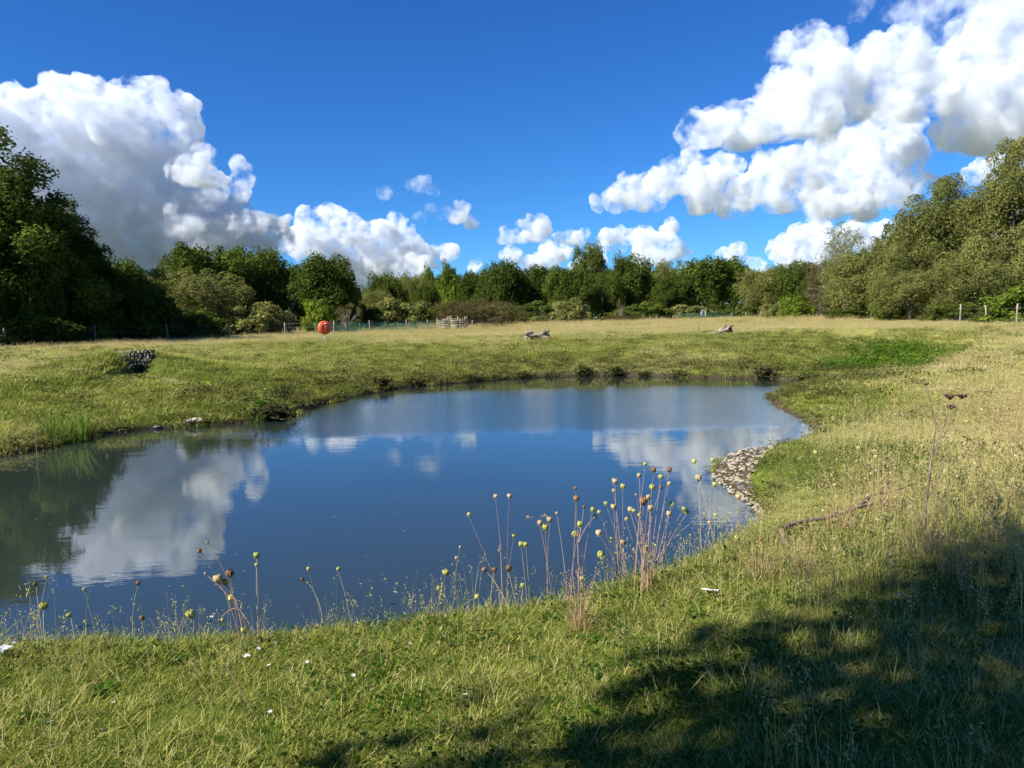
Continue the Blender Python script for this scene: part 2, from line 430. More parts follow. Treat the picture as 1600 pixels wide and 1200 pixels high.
def crown_mesh(name, mat, n_leaf, size, lobes, seed, droop=0.0, ragged=.35, clump=.16, low=.04, sub=26, asp=.6, flat=.5, zs=.45):
    """unit crown: x,y in -1..1, z 0..1; lobes = (x, y, z, rx, ry, rz)"""
    r = np.random.default_rng(seed)
    cl = []
    vol = np.array([l[3] * l[4] + l[3] * l[5] for l in lobes]); vol /= vol.sum()
    for l, w in zip(lobes, vol):
        k = max(3, int(round(sub * len(lobes) * w)))
        v = r.normal(0, 1, (k, 3)); v[:, 2] += .25; v /= np.linalg.norm(v, axis=1)[:, None]
        rad = r.uniform(.62, 1.0 + ragged * .35, k)[:, None]
        c = np.array(l[:3]) + v * rad * np.array(l[3:])
        cl.append(np.c_[c, r.uniform(.6, 1.5, k) * clump, r.uniform(-.2, .2, k)])
    cl = np.concatenate(cl); cl = cl[cl[:, 2] > low]
    w = cl[:, 3] ** 2; w /= w.sum(); cnt = r.multinomial(n_leaf, w)
    idx = np.repeat(np.arange(len(cl)), cnt); n = len(idx)
    v = r.normal(0, 1, (n, 3)); v[:, 2] = v[:, 2] * .9 + .25; v /= np.linalg.norm(v, axis=1)[:, None]
    rad = r.uniform(.25, 1.0, n) ** .45 * (1 + ragged * r.normal(0, .28, n))
    sc_ = cl[idx, 3][:, None] * np.array([1, 1, flat * .55 + .35])
    c = cl[idx, :3] + v * rad[:, None] * sc_
    if droop: c[:, 2] -= droop * (rad ** 2) * cl[idx, 3] * .9
    nrm = v * .75 + r.normal(0, .55, (n, 3)); nrm[:, 2] += .2; nrm /= np.linalg.norm(nrm, axis=1)[:, None]
    tint = np.clip(.42 + cl[idx, 4] + r.normal(0, .07, n) + .16 * fbm(c * 2.2, 2, seed), 0, 1)
    keep = c[:, 2] > low * .3
    V, F, T = leaves(c[keep], nrm[keep], size, r, tint[keep], droop, asp, zs)
    return mesh_np(name, V, F, mat, False, T), cl

def wood_mesh(name, mat, cl, seed, rt=.045, fork=.32, nl=14, stems=1, lean=.1):
    r = np.random.default_rng(seed); parts = []
    pick = cl[r.permutation(len(cl))[:nl]]
    for s in range(stems):
        ox, oy = (0, 0) if stems == 1 else r.normal(0, .10, 2)
        tipx, tipy = ox + r.normal(0, lean), oy + r.normal(0, lean)
        top = np.array([tipx, tipy, .72 + r.uniform(-.1, .1)])
        tt = np.linspace(0, 1, 7)
        wig = r.normal(0, .012, (7, 2)); wig[0] = 0
        pts = np.c_[ox + (tipx - ox) * tt + wig[:, 0], oy + (tipy - oy) * tt + wig[:, 1], -.03 + tt * (top[2] + .03)]
        rad = rt * (1 - .8 * tt) * (1.0 if stems == 1 else .55); rad[0] *= 1.35
        parts.append(tube(pts, rad, 7))
        for c in pick[s::stems]:
            z0 = min(fork + r.uniform(0, .35), c[2] * .85); k = z0 / top[2]; k = min(k, .95)
            a = np.array([ox + (tipx - ox) * k, oy + (tipy - oy) * k, z0]); b = c[:3]
            mid = a * .5 + b * .5 + [0, 0, .05] + r.normal(0, .02, 3)
            parts.append(tube(np.array([a, a * .6 + mid * .4, mid, mid * .45 + b * .55, b]), rt * np.array([.42, .34, .26, .16, .05]), 5))
    V, F, T = join(parts)
    return mesh_np(name, V, F, mat, True)

def lobes_round(r, n=9, bottom=.12):
    L = [(0, 0, .55, .62, .62, .36)]
    for i in range(n):
        a = i * 2.4 + r.uniform(-.3, .3); z = bottom + .18 + (.62 - bottom) * (i + .5) / n
        w = .62 * math.sqrt(max(.05, 1 - ((z - .45) / .62) ** 2))
        L.append((math.cos(a) * w, math.sin(a) * w, z, r.uniform(.26, .4), r.uniform(.26, .4), r.uniform(.12, .2)))
    return L
def lobes_tall(r, n=8):
    L = [(0, 0, .5, .45, .45, .42)]
    for i in range(n):
        a = i * 2.4; z = .15 + .7 * (i + .5) / n; w = .5 * (1 - .5 * z)
        L.append((math.cos(a) * w, math.sin(a) * w, z, .35, .35, .14))
    return L
VAR = {}
def variant(key, kind, n_leaf, size, shape, seed, **kw):
    r = random.Random(seed); wk = {k: kw.pop(k) for k in ('rt', 'fork', 'nl', 'stems', 'lean') if k in kw}
    bark = kw.pop('bark', MB)
    L = {'round': lobes_round, 'tall': lobes_tall}[shape](r) if isinstance(shape, str) else shape
    cm, cl = crown_mesh('crown_' + key, ML[kind], n_leaf, size, L, seed, **kw)
    VAR[key] = (cm, wood_mesh('trunk_' + key, bark, cl, seed + 1, **wk))
# sizes are in crown radii; a far tree is about 6 m in radius
variant('oak1', 'dark', 21000, .062, 'round', 11, sub=22, clump=.17)
variant('oak2', 'oak', 21000, .062, 'round', 12, sub=22, clump=.16)
variant('oak3', 'dark', 21000, .062, 'round', 13, sub=26, clump=.14)
variant('olive1', 'olive', 22000, .060, 'round', 21, sub=26, clump=.15, droop=.35, asp=.35)
variant('olive2', 'olive', 22000, .060, 'round', 22, sub=30, clump=.13, droop=.35, asp=.35)
variant('lime1', 'lime', 9000, .085, 'tall', 31, sub=18, clump=.16, bark=MBL)
variant('tan1', 'tan', 9000, .060, 'tall', 33, sub=22, clump=.13, bark=MBL, stems=4, nl=22, ragged=.7, asp=.25)
variant('wispy', 'olive', 9000, .055, 'tall', 34, sub=24, clump=.12, stems=5, nl=40, ragged=.9, asp=.25, bark=MBL, rt=.03)
variant('bush1', 'oak', 8000, .085, [(0,0,.3,.8,.8,.5),(-.5,.1,.35,.4,.4,.4),(.45,-.2,.4,.45,.4,.45),(0,-.4,.3,.5,.4,.4)], 41, sub=26, clump=.2, low=.0, stems=5, nl=16, rt=.03, fork=.1, zs=.75)
variant('bush2', 'olive', 8000, .085, [(0,0,.3,.85,.8,.5),(-.4,-.3,.45,.4,.4,.4),(.5,-.1,.35,.45,.4,.4)], 42, sub=30, clump=.18, low=.0, stems=5, nl=16, rt=.03, fork=.1, zs=.75)
variant('bush3', 'lime', 7000, .085, [(0,0,.3,.75,.8,.5),(-.4,-.3,.45,.4,.4,.4),(.4,-.1,.5,.4,.4,.35)], 43, sub=30, clump=.18, low=.0, stems=4, nl=12, rt=.03, fork=.1, zs=.75)
variant('redbush', 'red', 16000, .050, [(0,0,.3,.9,.8,.5),(-.5,-.2,.35,.45,.4,.4),(.5,-.2,.35,.45,.4,.4)], 44, sub=44, clump=.14, low=.0, asp=.2, ragged=.6, stems=7, nl=40, rt=.02, fork=.05, zs=1.4)
variant('twiggy', 'tan', 2200, .07, [(0,0,.5,.7,.6,.42)], 45, sub=40, clump=.12, low=.0, asp=.3, ragged=.9, stems=7, nl=60, rt=.03, fork=.05, bark=MBL, zs=.8)
# big near trees get finer leaves
rr_ = random.Random(5)
bigL = [(0,0,.5,.55,.55,.42)] + [(math.cos(a)*w, math.sin(a)*w, z, s1, s1, s2) for a, w, z, s1, s2 in
        [(0,.55,.30,.38,.14),(.9,.6,.22,.36,.13),(1.9,.55,.36,.36,.14),(2.8,.6,.26,.38,.14),(3.7,.55,.42,.34,.13),(4.5,.6,.24,.38,.14),(5.4,.55,.38,.36,.14),
         (.5,.38,.62,.32,.12),(2.2,.36,.66,.30,.12),(3.9,.36,.64,.32,.12),(5.2,.34,.70,.28,.11),(1.2,.12,.86,.26,.10)]]
variant('bigdark', 'dark', 80000, .034, bigL, 51, sub=26, clump=.105, ragged=.6, rt=.05, nl=26, flat=.2)
variant('bigolive', 'olive', 80000, .031, bigL, 52, sub=24, clump=.115, ragged=.5, droop=.4, rt=.05, nl=24, asp=.42)

T = []   # (key, px centre, top py, half width px, distance, label, category, group, object name)
def tree(name, key, px, pytop, hw, dist, label, cat='tree', group=None, depth=1.0, base=None, hide=False):
    x, y = A(px, dist); z = gz(x, y) - .1
    if dist > 110 and 600 < px < 1180 and pytop < 440: pytop -= 7
    h = ztop(px, pytop, dist) - z; w = hw / FPX * dist * 1.02
    e = empty(name, (x, y, z), random.uniform(0, 6.28), label, cat, group)
    e.scale = (w, w * depth, h)
    cm, tm = VAR[key]
    link('trunk', tm, e); link('crown', cm, e)
    return e
GT = 'trees in the woodland belt around the meadow'; GB = 'bushes along the foot of the woodland'
# left
tree('broadleaf_tree','bigdark',-30,196,170,60,'tall dark spreading tree cut by the left edge of the photo',group=GT)
tree('broadleaf_tree','bigdark',105,318,92,63,'dark tree stepping down right of the tall one at the left edge',group=GT)
tree('broadleaf_tree','bigdark',-200,95,190,84,'tallest dark tree, outside the left edge and mirrored in the pond',group=GT)
tree('young_tree','bush1',52,388,40,56,'small yellow green sunlit tree in front of the tall dark one',group=GT)
tree('broadleaf_tree','oak1',180,398,52,72,'shaded low tree filling the gap before the broad oak',group=GT)
tree('broadleaf_tree','olive1',225,408,50,80,'greyish tree peeping over the bushes left of the broad oak',group=GT)
tree('oak_tree','oak3',322,374,64,92,'broad round headed dark oak left of centre under the blue cloud base',group=GT)
tree('oak_tree','oak1',405,383,56,96,'dark oak joined to the right side of the broad round one',group=GT)
tree('oak_tree','oak1',512,394,53,92,'rounded dark oak standing just left of the sky gap',group=GT)
tree('broadleaf_tree','olive2',325,418,70,78,'olive green bushy willow in front of the broad oak',group=GT)
tree('hazel_bush','bush1',222,448,52,62,'bright green bush by the fence behind the stone culvert','bush',GB)
tree('hazel_bush','bush1',150,470,40,60,'dull green bush at the foot of the left trees','bush',GB)
tree('elder_bush','bush2',395,468,50,76,'olive bush below the joined dark oak','bush',GB)
tree('elder_bush','bush3',505,462,34,80,'fresh green bush behind the orange life ring','bush',GB)
tree('twiggy_shrub','twiggy',541,472,26,78,'bare pale twigged shrub right of the life ring','shrub',GB)
tree('twiggy_shrub','twiggy',452,484,14,76,'small pale leafed shrub left of the life ring','shrub',GB)
tree('bramble_bush','bush1',290,478,55,66,'low dark bramble bush behind the left fence posts','bush',GB)
tree('bramble_bush','bush1',60,486,70,56,'low shaded bramble under the tall left tree','bush',GB)
# middle
tree('broadleaf_tree','oak2',608,432,36,140,'small rounded tree right of the sky gap',group=GT)
tree('broadleaf_tree','olive1',648,428,36,150,'pale green tree in the middle belt behind the brown mound',group=GT)
tree('poplar_tree','lime1',705,416,24,160,'yellow green slender tree nearest the middle of the belt',group=GT)
tree('poplar_tree','lime1',672,422,22,165,'yellow green slender tree left of its taller twin',group=GT)
tree('broadleaf_tree','oak2',664,440,26,128,'dark round tree before the yellow green slender trees',group=GT)
tree('broadleaf_tree','oak3',742,424,30,150,'plain green tree right of the yellow green slender trees',group=GT)
tree('oak_tree','oak1',785,412,44,142,'dark oak above the right half of the brown mound',group=GT)
tree('oak_tree','oak3',838,416,38,148,'dark oak beside the tallest distant tree',group=GT)
tree('oak_tree','oak1',880,420,34,140,'dark oak under the tallest distant tree',group=GT)
tree('ash_tree','oak2',922,384,29,165,'tallest distant tree with a rounded airy top',group=GT)
tree('broadleaf_tree','oak2',940,432,36,146,'mid green tree right of the tallest distant tree',group=GT)
tree('broadleaf_tree','oak2',990,402,42,150,'broad pointed tree with olive crest right of the tallest',group=GT)
tree('broadleaf_tree','olive2',1042,412,34,160,'pale crested tree between two broad dark trees',group=GT)
tree('oak_tree','oak3',1108,402,60,142,'largest dark oak of the distant belt above the green railing',group=GT)
tree('oak_tree','oak1',1050,436,34,138,'lower dark oak left of the largest distant one',group=GT)
tree('broadleaf_tree','olive1',585,450,34,120,'olive tree low beside the sky gap',group=GT)
tree('elder_bush','bush2',620,462,50,106,'olive thicket left of the brown mound','bush',GB)
tree('elder_bush','bush1',570,474,30,96,'dark green thicket right of the bare twigged shrub','bush',GB)
tree('osier_mound','redbush',748,460,78,98,'wide reddish brown twiggy mound behind the timber pens','bush',GB)
tree('sallow_bush','bush2',889,462,30,118,'rounded olive sallow bush before the dark oaks','bush',GB)
tree('bramble_bush','redbush',968,490,46,116,'low brown bramble thicket in front of the distant belt','bush',GB,)
tree('bramble_bush','bush2',838,492,26,112,'low olive bramble right of the brown mound','bush',GB)
tree('dead_stem_shrub','twiggy',852,484,10,120,'dead forked stem standing pale against the dark oaks','shrub',GB)
tree('dead_stem_shrub','twiggy',970,466,10,124,'tall dead pale stem before the distant belt','shrub',GB)
# right
tree('willow_tree','olive1',1192,412,44,128,'grey green willow right of the largest distant oak',group=GT)
tree('broadleaf_tree','oak2',1243,406,34,126,'dark mid sized tree between two grey green willows',group=GT)
tree('willow_tree','tan1',1285,402,40,112,'tan tinged thin leaved willow with pale stems',group=GT)
tree('willow_tree','wispy',1318,346,48,108,'willow with a wispy upright top against the white cloud',group=GT)
tree('willow_tree','olive2',1345,392,56,100,'bushy willow below the wispy top',group=GT)
tree('willow_tree','olive1',1392,362,50,98,'domed willow climbing towards the tall right hand trees',group=GT)
tree('willow_tree','bigolive',1465,266,92,88,'great domed willow with a shadowed hollow at its foot',group=GT)
tree('willow_tree','bigolive',1590,205,100,84,'highest willow cut by the right edge of the photo',group=GT)
tree('willow_tree','bigolive',1700,250,110,80,'willow beyond the highest one at the right',group=GT)
tree('willow_tree','olive2',1425,420,55,80,'low spreading willow bough mass before the domed willow',group=GT)
tree('willow_tree','olive1',1530,400,62,76,'silvery lower willow hanging over the right fence',group=GT)
tree('elder_bush','bush3',1247,458,29,104,'yellow green sunlit bush under the grey green willows','bush',GB)
tree('elder_bush','bush2',1215,470,20,106,'small grey bush left of the yellow green one','bush',GB)
tree('elder_bush','bush3',1392,470,26,82,'green bush at the foot of the domed willow','bush',GB)
tree('elder_bush','bush3',1600,440,58,64,'light green bush at the right edge above the fence','bush',GB)
tree('bramble_bush','bush1',1500,472,50,72,'bramble bank behind the right hand fence posts','bush',GB)
tree('bramble_bush','bush1',1570,478,45,66,'bramble bank nearest the right edge behind the posts','bush',GB)
tree('bramble_bush','bush1',1330,480,40,98,'dark low bramble under the wispy willow','bush',GB)
# the shaded second rank that closes the belt
ANCH = [(-60,'far beyond the left photo edge'),(0,'the left photo edge'),(60,'the small sunlit tree'),(110,'the tall dark tree'),(165,'the second fence post'),(213,'the stone headwall'),(261,'the third fence post'),(322,'the broad round oak'),(370,'the low bramble by the left posts'),(405,'the joined dark oak'),(455,'the small pale shrub'),(507,'the life ring'),(541,'the bare twigged shrub'),(585,'the sky gap'),(620,'the olive thicket'),(664,'the left end of the pens'),(702,'the timber pens'),(745,'the crown of the brown mound'),(790,'the right end of the brown mound'),(838,'the bleached log stack'),(885,'the rounded sallow bush'),(922,'the tallest distant tree'),(968,'the brown bramble thicket'),(1010,'the wide rush patch'),(1062,'the left end of the green railing'),(1122,'the fallen trunk'),(1165,'the largest distant oak'),(1200,'the grey green willow'),(1247,'the yellow green bush'),(1300,'the tan tinged willow'),(1330,'the wispy topped willow'),(1380,'the domed willow'),(1440,'the shadowed hollow'),(1470,'the tallest pale post'),(1530,'the silvery low willow'),(1590,'the highest willow'),(1650,'the right photo edge'),(1750,'far beyond the right photo edge')]
_used = set()
def where(px, lead):
    for _, (ax, nm) in sorted((abs(px - ax), (ax, nm)) for ax, nm in ANCH):
        side = 'just left of' if px < ax - 8 else ('just right of' if px > ax + 8 else 'straight behind')
        if nm.startswith('far'): side = ''
        l = ' '.join(f'{lead} {side} {nm}'.split())
        if l not in _used: _used.add(l); return l
gl2 = 'dark rear rank tree'
for i, (px, py, hw, d) in enumerate([(-60,330,90,95),(60,360,80,98),(200,415,60,110),(290,412,60,118),(450,405,60,118),(560,445,45,150),(640,438,50,180),(720,432,50,182),(800,428,50,182),(870,426,50,180),(960,424,50,180),
                    (1030,428,50,178),(1150,420,50,165),(1220,418,50,150),(1300,405,60,140),(1380,385,60,130),(1450,330,70,115),(1540,300,80,112),(1640,290,90,110)]):
    tree('rear_tree', ('oak1', 'oak3', 'oak2')[i % 3], px, py, hw, d, where(px, 'dark rear rank tree showing'), 'tree', 'rear rank of the woodland')
# scrub closing the foot of the belt
gl3 = 'low green scrub along the foot of the woodland behind the fence'
for i in range(34):
    px = -120 + i * 54 + random.uniform(-14, 14); d = np.interp(px, [-100, 200, 500, 800, 1150, 1400, 1700], [66, 72, 92, 126, 128, 98, 76])
    tree('scrub_bush', ('bush1', 'bush2', 'bush1')[i % 3], px, random.uniform(468, 484) + (0 if px > 450 else 8), random.uniform(30, 44), d + 4, where(px, 'low green scrub'), 'bush', 'scrub at the woodland foot')
# tree behind the photographer whose crown shades the lower right of the bank
def shade_tree():
    e = empty('bankside_tree', (SHX, SHY, .5), .7, 'tree behind the viewer shading the near right bank', 'tree')
    e.scale = (3.5, 3.3, 15.0)
    variant('shade', 'oak', 23000, .062, 'round', 77, sub=22, clump=.17, zs=.3)
    cm, tm = VAR['shade']; link('trunk', tm, e); link('crown', cm, e)
shade_tree()
# ------------------------------------------------------------------ grass: modelled tufts scattered over the ground
def blade_mat(name, stops, trans=.48, var=.25, own=False):
    t = NT(name)
    a = t.n('ShaderNodeAttribute', attribute_name='tint').outputs['Fac']
    d_ = t.n('ShaderNodeAttribute', attribute_name='dryness', attribute_type='INSTANCER').outputs['Fac']
    inf = t.n('ShaderNodeObjectInfo').outputs['Random']
    f = t.math('ADD', a, t.math('MULTIPLY', t.math('SUBTRACT', inf, .5), var))
    if not own: f = t.math('ADD', f, t.math('MULTIPLY', t.math('SUBTRACT', d_, .4), .75), clamp=True)
    c = t.ramp(f, stops)
    d = t.n('ShaderNodeBsdfDiffuse', {'Color': c}); tr = t.n('ShaderNodeBsdfTranslucent', {'Color': c})
    mx = t.n('ShaderNodeMixShader', {0: trans, 1: d.outputs[0], 2: tr.outputs[0]})
    return t.done(mx.outputs[0])
MGR = blade_mat('grass_blades', [(0, (.085, .13, .018)), (.22, (.20, .245, .032)), (.43, (.39, .385, .085)), (.66, (.56, .49, .19)), (1, (.68, .59, .33))])
MDRY = blade_mat('dry_grass', [(0, (.28, .28, .07)), (.4, (.44, .40, .14)), (.7, (.54, .46, .20)), (1, (.54, .40, .20))])
MLU = blade_mat('lush_leaves', [(0, (.035, .08, .010)), (.5, (.09, .165, .018)), (1, (.19, .26, .035))], var=.3)
MMUD = blade_mat('bank_weeds', [(0, (.045, .048, .016)), (.5, (.14, .145, .042)), (1, (.28, .26, .09))], var=.4)
MGR2 = blade_mat('reed_blades', [(0, (.05, .10, .012)), (.5, (.17, .25, .035)), (1, (.42, .42, .14))], own=True)
MDRY2 = blade_mat('dry_stems', [(0, (.28, .26, .08)), (.5, (.50, .40, .18)), (1, (.52, .33, .20))], own=True)
MLU2 = blade_mat('broad_leaves', [(0, (.02, .06, .008)), (.5, (.06, .15, .014)), (1, (.16, .26, .03))], own=True)
MMUD2 = blade_mat('dark_weeds', [(0, (.018, .020, .010)), (.5, (.055, .060, .022)), (1, (.16, .15, .06))], own=True)

def blades(r, n, rad, h0, h1, w, lean=.45, curl=.6, tint=(0, .5), seg=3, base=.0, round_=True):
    th = r.uniform(0, 2 * PI, n); q = rad * np.sqrt(r.uniform(0, 1, n))
    p = np.c_[np.cos(th) * q, np.sin(th) * q]
    H = r.uniform(h0, h1, n) * (1 - .25 * (q / (rad + 1e-6)))
    la = th + r.normal(0, .9, n); le = np.abs(r.normal(0, lean, n)); cu = r.uniform(.1, 1, n) * curl
    wd = w * r.uniform(.6, 1.3, n); fa = la + PI / 2 + r.normal(0, .5, n)
    V = []; 
    for s in range(seg + 1):
        u = s / seg
        out = H * (le * u + cu * u * u); z = H * (u - .28 * cu * u * u * (1 + le)) - .01
        cx = p[:, 0] + np.cos(la) * out; cy = p[:, 1] + np.sin(la) * out
        ww = wd * (1 - u ** 1.6) * .5 + .0004 * (u < 1)
        V.append(np.stack([np.c_[cx - np.cos(fa) * ww, cy - np.sin(fa) * ww, z + base], np.c_[cx + np.cos(fa) * ww, cy + np.sin(fa) * ww, z + base]], 1))
    V = np.stack(V, 1)                       # n, seg+1, 2, 3
    V = V.reshape(n, -1, 3); m = (seg + 1) * 2
    F = np.concatenate([np.array([[2 * s, 2 * s + 1, 2 * s + 3, 2 * s + 2]]) for s in range(seg)])
    F = (np.arange(n)[:, None, None] * m + F[None]).reshape(-1, 4)
    tn = np.repeat(r.uniform(tint[0], tint[1], n), m) + np.tile(np.repeat(np.linspace(-.05, .08, seg + 1), 2), n)
    return V.reshape(-1, 3), F, tn

def leafset(r, n, rad, h0, h1, size, tint=(0, 1), asp=.7):
    c = np.c_[r.normal(0, rad * .5, (n, 2)), r.uniform(h0, h1, n)]
    nm = r.normal(0, .5, (n, 3)); nm[:, 2] = np.abs(nm[:, 2]) + .7; nm /= np.linalg.norm(nm, axis=1)[:, None]
    return leaves(c, nm, size, r, r.uniform(tint[0], tint[1], n), 0, asp)

def rosette(r, n, L, w, tint=(.2, .8)):
    parts = []
    for i in range(n):
        a = i * 2.4 + r.normal(0, .2); l = L * r.uniform(.6, 1.1); up = r.uniform(.2, .9); u = np.linspace(0, 1, 5)
        o = l * u * (1 - .15 * up * u); z = l * up * (u - .75 * u * u) + .01
        wd = w * np.sin(np.clip(u * .93 + .07, 0, 1) * PI) ** .8 * .5 + .002
        L_ = np.c_[np.cos(a) * o - np.sin(a) * wd, np.sin(a) * o + np.cos(a) * wd, z + wd * .3]
        R_ = np.c_[np.cos(a) * o + np.sin(a) * wd, np.sin(a) * o - np.cos(a) * wd, z + wd * .3]
        C_ = np.c_[np.cos(a) * o, np.sin(a) * o, z]
        V = np.concatenate([L_, C_, R_]); F = []
        for k in range(4): F += [(k, k + 1, 6 + k, 5 + k), (5 + k, 6 + k, 11 + k, 10 + k)]
        parts.append((V, np.array(F), np.full(15, r.uniform(*tint))))
    return join(parts)

def stalks(r, n, rad, h0, h1, w, head=.08, tint=(.3, .9)):
    """thin seeding stems with a feathery flattened head"""
    V, F, t_ = blades(r, n, rad, h0, h1, w, lean=.16, curl=.25, tint=tint, seg=3)
    m = 8; tips = V.reshape(n, m, 3)[:, 6:8].mean(1); tt = t_.reshape(n, m)[:, 0]
    k = 5; c = np.repeat(tips, k, 0); off = np.tile(np.linspace(0, 1, k), n) * -head
    c = c + np.c_[r.normal(0, head * .13, (n * k, 2)), off + r.normal(0, .004, n * k)]
    nm = r.normal(0, 1, (n * k, 3)); nm[:, 2] *= .3; nm /= np.linalg.norm(nm, axis=1)[:, None]
    a = leaves(c, nm, head * .33, r, np.repeat(tt + .12, k), 0, .35)
    return join([(V, F, t_), a])

proto_col = bpy.data.collections.new('grass_tufts')       # unlinked sources for the scattered tufts
PROTO = []
def proto(name, data, mat):
    me = mesh_np(name, data[0], data[1], mat, False, data[2]); o = bpy.data.objects.new(name, me)
    proto_col.objects.link(o); PROTO.append(name); return len(PROTO) - 1
R = np.random.default_rng(99)
ids = {}
for i in range(4):
    ids[f'a{i}'] = proto(f'ptuft_a{i}', blades(R, 70, .13, .025, .085, .0036, .7, 1.0, (.0, .85)), MGR)
for i in range(4):
    ids[f'b{i}'] = proto(f'ptuft_b{i}', blades(R, 34, .11, .05, .18, .0032, .6, 1.0, (.1, .95)), MGR)
for i in range(3):
    ids[f'c{i}'] = proto(f'ptuft_c{i}', stalks(R, 9, .12, .28, .62, .0022, .07), MDRY)
for i in range(3):
    ids[f'd{i}'] = proto(f'ptuft_d{i}', blades(R, 46, .30, .07, .22, .014, .6, .8, (.1, .75)), MGR)
for i in range(3):
    ids[f'e{i}'] = proto(f'ptuft_e{i}', rosette(R, 8 + i * 2, .13, .035), MLU)
for i in range(2):
    ids[f'f{i}'] = proto(f'ptuft_f{i}', leafset(R, 46, .16, .01, .06, .018, (.1, .9), .9), MLU)
for i in range(3):
    ids[f'g{i}'] = proto(f'ptuft_g{i}', join([blades(R, 40, .5, .2, .55, .03, .35, .5, (.1, .8)), ]), MGR)
for i in range(2):
    ids[f'h{i}'] = proto(f'ptuft_h{i}', stalks(R, 26, .5, .35, .75, .016, .13), MDRY)
for i in range(3):
    ids[f'm{i}'] = proto(f'ptuft_m{i}', leafset(R, 60, .34, .0, .20, .075, (.1, .9), .6), MMUD)
for i in range(2):
    ids[f'l{i}'] = proto(f'ptuft_l{i}', leafset(R, 90, .42, .02, .34, .10, (.1, .95), .6), MLU)
for i in range(2):
    ids[f'k{i}'] = proto(f'ptuft_k{i}', blades(R, 22, .13, .08, .26, .0024, .6, .9, (.3, 1.0)), MDRY)
order = sorted(PROTO)                                    # Collection Info children come in name order
rank = {v: order.index(n) for v, n in enumerate(PROTO)}

def inframe(X, margin=.16, zc=.6):
    z = np.full(len(X), zc) - EYE; v = np.c_[X, z]
    f = v @ np.array(FW); a = v @ np.array(RT) / np.maximum(f, .01); b = v @ np.array(UP) / np.maximum(f, .01)
    return (f > .3) & (np.abs(a) < .666 + margin) & (b > -.5 - margin)
BX, BI, BS, BD = [], [], [], []
def scatter(kinds, n_per_m2, ymin, ymax, w_fn, s0, s1, seed, xmax=1e9, hide=None):
    r = np.random.default_rng(seed)
    hw = .85 * ymax + 1.5; area = 2 * hw * (ymax - ymin); N = int(area * n_per_m2)
    x = r.uniform(-hw, hw, N); y = r.uniform(ymin, ymax, N); X = np.c_[x, y]
    X = X[inframe(X)]
    sd = shore_sd(X) if ymin < 60 else np.full(len(X), 40.)
    keep = sd > .02; X = X[keep]; sd = sd[keep]
    z = zones(X, sd); w = w_fn(X, sd, *z)
    keep = r.uniform(0, 1, len(X)) < w; X = X[keep]; sd = sd[keep]; dr = z[0][keep]
    h = height(X, sd); br = BARE(X) < .5; X = X[br]; sd = sd[br]; dr = dr[br]; h = h[br]
    BX.append(np.c_[X, h - .008]); BI.append(r.choice([rank[ids[k]] for k in kinds], len(X)))
    low = 1 - .45 * sstep(1.8, .2, sd) * (X[:, 1] > 6.5) * (X[:, 0] > 1)
    BS.append(r.uniform(s0, s1, len(X)) * low); BD.append(np.clip(dr + r.normal(0, .12, len(X)), 0, 1))
one = lambda v: (lambda X, sd, dry, mud, lush: v + 0 * sd)
# foreground bank
scatter(['a0','a1','a2','a3'], 150, 1.0, 7, lambda X,sd,dry,mud,lush: 1.0 + 0*sd, .7, 1.35, 1)
scatter(['b0','b1','b2','b3'], 30, 1.0, 7, lambda X,sd,dry,mud,lush: sstep(-.9,.5,fbm(X/.8,2,3))*sstep(.0,.5,sd)*.9+.1, .7, 1.3, 2)
scatter(['k0','k1'], 10, 1.0, 9, lambda X,sd,dry,mud,lush: .15+.9*dry, .5, 1.1, 22)
scatter(['c0','c1','c2'], 9, 1.0, 9, lambda X,sd,dry,mud,lush: np.clip(.12+1.0*dry+.6*sstep(1.0,.1,sd),0,1), .5, 1.05, 3)
scatter(['e0','e1','e2'], 4, 1.0, 9, lambda X,sd,dry,mud,lush: 1-dry*.7, .35, .85, 4)
scatter(['f0','f1'], 70, 7, 15, lambda X,sd,dry,mud,lush: sstep(2.6,.9,np.hypot((X[:,0]-3.6)/1.0,(X[:,1]-11)/1.7)), .9, 1.6, 55)
scatter(['f0','f1'], 26, 1.0, 9, lambda X,sd,dry,mud,lush: sstep(.0,.4,fbm(X/.9,2,8)+.15), .8, 1.5, 5)
scatter(['c0','c1','c2'], 15, 1.0, 10, lambda X,sd,dry,mud,lush: sstep(1.1,.5,sd)*sstep(.05,.2,sd)*.9, .45, .95, 33)
scatter(['c0','c1','c2','c0','k1'], 52, 2.5, 17, lambda X,sd,dry,mud,lush: sstep(.3,1.6,X[:,0]-.14*X[:,1])*sstep(.5,1.5,sd)*sstep(-.3,.5,fbm(X/1.3,2,44)), .55, 1.15, 34)
scatter(['c0','c1','c2'], 20, 3.2, 15, lambda X,sd,dry,mud,lush: sstep(.8,2.2,X[:,0]-.16*X[:,1])*sstep(.8,1.8,sd)*sstep(.0,.5,fbm(X/.9,2,47)), 1.05, 1.6, 35)
